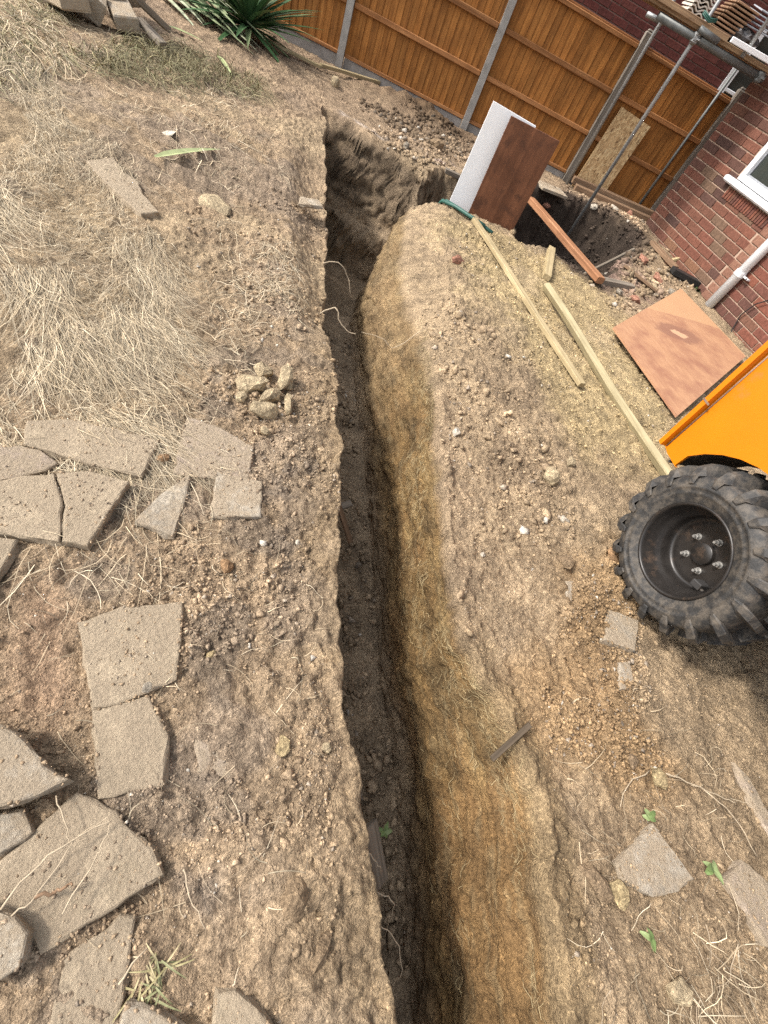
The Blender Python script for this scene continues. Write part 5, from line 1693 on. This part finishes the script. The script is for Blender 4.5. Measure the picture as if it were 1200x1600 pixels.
stem([(-0.233, -0.242, 0.060), (-0.201, -0.220, 0.060), (-0.185, -0.200, 0.060), (-0.176, -0.191, 0.060)], .005, 'dark purple twig lying on the slab', 'old_timber', .064)
stem([(0.042, -0.067, 0.020), (0.090, -0.106, 0.020), (0.168, -0.141, 0.020)], .0025, 'pale curved stem lying on the gritty left bank', dz=.03)
stem([(0.043, -0.294, 0.030), (0.058, -0.218, 0.050)], .003, 'straight straw beside the dry grass tuft', dz=.05)
stem([(0.284, -0.200, 0.090), (0.280, -0.160, 0.060)], .0025, 'short straw leaning on the bottom slab corner', dz=.075)
stem([(1.573, 0.957, 0.030), (1.711, 0.980, 0.050), (1.849, 0.998, 0.040), (1.926, 1.013, 0.030)], .0032, 'long pale root lying across the right bank', dz=.03)
stem([(1.764, 0.982, 0.030), (1.906, 0.951, 0.040), (2.000, 0.847, 0.030)], .0025, 'lower branch of the pale root on the right bank', dz=.03)
stem([(1.495, 0.925, 0.030), (1.398, 0.825, 0.040), (1.362, 0.722, 0.030)], .0025, 'thin dead root left of the ochre clod', dz=.03)
stem([(1.850, 0.691, 0.020), (1.889, 0.619, 0.030), (1.874, 0.556, 0.020)], .002, 'hooked pale stem below the leafy weed', dz=.025)

# ------------------------------------------------------------------ yucca and its cut leaves by the fence
yp = (-4.852, 7.222, 0.000)
yz = gz(yp[0], yp[1])
yu = empty('yucca_plant', (yp[0], yp[1], yz), 0, 'dark green spiky yucca in front of the fence', 'yucca')
b = MB(); b.tube([(0, 0, -.05), (.02, 0, .05), (0, .02, .13)], .05, 8); b.build('trunk', 'old_timber', yu)
for k in range(120):
    b = MB()
    az = FR+.1+2.6*math.sin(k*2.39996)+rnd.uniform(-.3, .3); el = 1.3-1.35*(k/120)+rnd.uniform(-.15, .15)
    g = rnd.uniform(.7, 1.25)
    col = (.055*g, .115*g, .045*g) if k % 5 else (.14, .18, .085)
    leaf_card(b, (0, 0, .13), rnd.uniform(.65, 1.08), .085, az, el, col, .35, rnd.uniform(.1, .5), 5)
    b.build('leaf', 'leaf', yu)
for k in range(44):
    u = rnd.random()
    a0 = np.array((-6.277, 7.270, 0.000)); a1 = np.array((-5.425, 7.080, 0.000)); p = a0+(a1-a0)*u
    b = MB()
    az = math.atan2(a1[1]-a0[1], a1[0]-a0[0])+rnd.uniform(-.22, .22)
    g = rnd.uniform(.7, 1.25)
    leaf_card(b, (0, 0, 0), rnd.uniform(.7, 1.15), .085, az, .1, (.24*g, .28*g, .16*g) if k % 3 else (.36*g, .38*g, .26*g), .3, .28, 5)
    w_ = rnd.uniform(-.42, .3)
    px, py = p[0]-math.sin(az)*w_, p[1]+math.cos(az)*w_
    o = b.build('yucca_leaf', 'leaf', None, False, (px, py, gz(px, py)+.06+.3*rnd.random()*max(0, 1-abs(w_)/.45)))
    tag(o, 'pale grey green leaf in the pile of cut leaves left of the yucca', 'leaf', 'cut yucca leaves in the pile')
for q0, q1, lb in (((-2.773, 3.116, 0.000), (-2.731, 3.826, 0.000), 'single green cut leaf lying on the scraped lawn'), ((-4.995, 5.903, 0.000), (-4.685, 6.124, 0.000), 'pale cut leaf below the rubble heap boards'),
                   ((-4.291, 5.857, 0.000), (-3.883, 5.554, 0.000), 'bent cut leaf on the grassy spoil below the leaf pile')):
    b = MB(); d = np.array(q1)-np.array(q0); L = float(np.linalg.norm(d))
    leaf_card(b, (0, 0, 0), L, .07, math.atan2(d[1], d[0]), .06, (.3, .33, .16), .3, .12, 6)
    o = b.build('yucca_leaf', 'leaf', None, False, (q0[0], q0[1], gz(q0[0], q0[1])+.04)); tag(o, lb, 'leaf', 'cut leaves lying apart')

# ------------------------------------------------------------------ dumper with one big wheel in view
RT = .421
DU = empty('site_dumper', (1.302, 1.802, 0), math.radians(120), 'orange site dumper with a big black lugged tyre', 'dumper')
def skin_prism(poly, y0, y1):
    """closed prism of an outline in the local xz plane"""
    n = len(poly)
    vs = [(x, y0, z) for x, z in poly]+[(x, y1, z) for x, z in poly]
    fs = [tuple(range(n)), tuple(range(2*n-1, n-1, -1))]
    for i in range(n):
        a, c = i, (i+1) % n
        fs.append((a, a+n, c+n, c))
    return vs, fs
def wheel(par, y, side, x0=0.0):
    wh = bpy.data.objects.new('wheel', None); COL.objects.link(wh); wh.parent = par; wh.location = (x0, y, RT)
    wh.rotation_euler = (0, .35, 0 if side > 0 else math.pi)
    b = MB()
    r0 = .235
    wdt = .30
    prof = [(r0-.012, -.004), (r0, .004), (r0+.018, .012), (.27, .0175), (.275, .0215), (.282, .0185), (.30, .021), (.304, .0255), (.311, .022), (.345, .016), (.36, -.002), (.368, -.03),
            (.372, -.08), (.373, -.15), (.372, -.22), (.368, -.27), (.355, -.305), (.31, -.325), (r0, -.305), (r0-.01, -.29)]
    b.lathe(prof, 96)
    # curved chevron lugs wrapping from the shoulder into the sidewall
    nl = 18
    for s in (0, 1):
        for k in range(nl):
            a0 = 2*math.pi*(k+.5*s)/nl
            path = [(0.0, .322, .030, .009), (.015, .358, .026, .017), (.045, .404, .0, .022), (.10, .424, -.045, .022), (.17, .424, -.10, .021), (.235, .424, -.165, .018)]
            secs = []
            for da, rr, yy, hw in path:
                if s:
                    yy = -.30-yy
                a = a0+da
                rad = Vector((math.cos(a), 0, math.sin(a))); tan = Vector((-math.sin(a), 0, math.cos(a)))
                yv = Vector((0, 1, 0))
                base_r = min(rr-.004, .36)
                inn = rad*(base_r)+yv*(yy*.9 if not s else -.30-(-.30-yy)*.9)
                outp = rad*rr+yv*yy
                secs.append([inn-tan*hw*1.35, outp-tan*hw*.85, outp+tan*hw*.85, inn+tan*hw*1.35])
            vs = [tuple(q) for sct in secs for q in sct]
            fs = []
            for i in range(len(secs)-1):
                for j in range(3):
                    a = i*4+j
                    fs.append((a, a+1, a+5, a+4))
            fs.append((0, 3, 2, 1)); e_ = (len(secs)-1)*4; fs.append((e_, e_+1, e_+2, e_+3))
            b.add(vs, fs)
    # raised ribs on the sidewall
    ty = b.build('tyre', 'rubber', wh)
    for poly in ty.data.polygons:
        poly.use_smooth = poly.index < 96*19
    rm = MB()
    prof = [(r0-.004, -.006), (r0-.002, .008), (r0-.010, .012), (r0-.017, .006), (r0-.020, -.012), (r0-.024, -.03), (r0-.034, -.05), (r0-.038, -.075),
            (r0-.05, -.085), (r0-.056, -.12), (r0-.058, -.145), (r0-.07, -.152), (.155, -.152), (.145, -.148), (.13, -.15), (.0551, -.15)]
    rm.lathe(prof, 72)
    rm.build('rim', 'rim', wh, True)
    hb_ = MB(); hb_.lathe([(.0555, -.152), (.0555, -.132), (.05, -.126), (.012, -.125), (.0005, -.125)], 36); hb_.build('hub', 'rim', wh, True)
    for k in range(5):
        a = 2*math.pi*k/5+.55
        bl = MB()
        cx, cz = .088*math.cos(a), .088*math.sin(a)
        bl.tube([(cx, -.150, cz), (cx, -.146, cz)], .017, 14); bl.tube([(cx, -.146, cz), (cx, -.128, cz)], .0125, 6); bl.tube([(cx, -.128, cz), (cx, -.112, cz)], .007, 10)
        bl.build('bolt', 'steel', wh)
    vb = MB(); vb.box((-.10, -.12, -.115), (.05, .06, .035), .004, 0); vb.tube([(-.13, -.10, -.118), (-.15, -.10, -.12)], .007, 8)
    vb.build('valve_block', 'chassis', wh)
    return wh
wheel(DU, 0, 1)
wheel(DU, -1.15, -1)
for q_ in (0, -1.15):
    wheel(DU, q_-.03, 1 if q_ == 0 else -1, -2.05)
# skip body: side sheet with a wheel arch, a front flange, front and back sheets
arch = [(.401, .572)]
for k in range(0, 15):
    a = math.radians(19+k*(142/14))
    arch.append((.466*math.cos(a)*(.93 if k == 0 else 1), .421+.468*math.sin(a)))
side_poly = [(.585, 1.25), (.545, .583), (.49, .572)]+arch+[(-.62, .60), (-.72, 1.25)]
b = MB()
vs, fs = skin_prism(side_poly, -.03, -.045); b.add(vs, fs)
vs, fs = skin_prism(side_poly, -1.115, -1.13); b.add(vs, fs)
b.box((-.06, -.58, 1.02), (1.1, 1.05, .02)); b.box((-.67, -.58, .93), (.02, 1.06, .6))
b.box((.50, -.58, .93), (.02, 1.06, .64))
body = b.build('skip_body', 'orange', DU)
ln = MB()
lv = []; lf = []
for k in range(0, 17):
    a = math.radians(15+k*150/16)
    for y in (-.05, -.42):
        for rr in (.475, .485):
            lv.append((rr*math.cos(a), y, .421+rr*math.sin(a)))
for k in range(16):
    a = k*4
    lf += [(a, a+2, a+6, a+4), (a+1, a+5, a+7, a+3), (a, a+4, a+5, a+1), (a+2, a+3, a+7, a+6)]
ln.add(lv, lf); ln.build('mudguard', 'chassis', DU)
fl = MB()
q = [(.535, .583), (.56, .586), (.60, 1.252), (.572, 1.252)]
n_ = 4
def slantbox(y0, y1, xo):
    vs = [(x+xo, y0, z) for x, z in q]+[(x+xo, y1, z) for x, z in q]
    return vs, [(0, 1, 2, 3), (7, 6, 5, 4), (0, 4, 5, 1), (1, 5, 6, 2), (2, 6, 7, 3), (3, 7, 4, 0)]
vs, fs = slantbox(-.12, .004, .0); fl.add(vs, fs)
flo = fl.build('flange', 'orange', body)
wl = MB(); wl.tube([(.528, -.029, .59), (.562, -.029, 1.25)], .0045, 6); wl.build('weld_seam', 'rusty', body, True)
nt2 = MB(); nt2.box((.556, .005, .86), (.05, .004, .008), 0, 0); nt2.build('scratch', 'rusty', body)
b = MB()
b.tube([(0, -.3, RT), (0, -.85, RT)], .07, 12); b.box((-.9, -.58, .45), (2.7, .4, .16), .02); b.tube([(-2.05, -.3, RT), (-2.05, -.85, RT)], .07, 12)
b.build('chassis', 'chassis', DU)
b = MB(); b.box((-2.0, -.58, .78), (1.0, .52, .5), .05); b.box((-1.35, -.58, .57), (.3, .5, .09), .02); b.build('engine_cover', 'orange', DU)
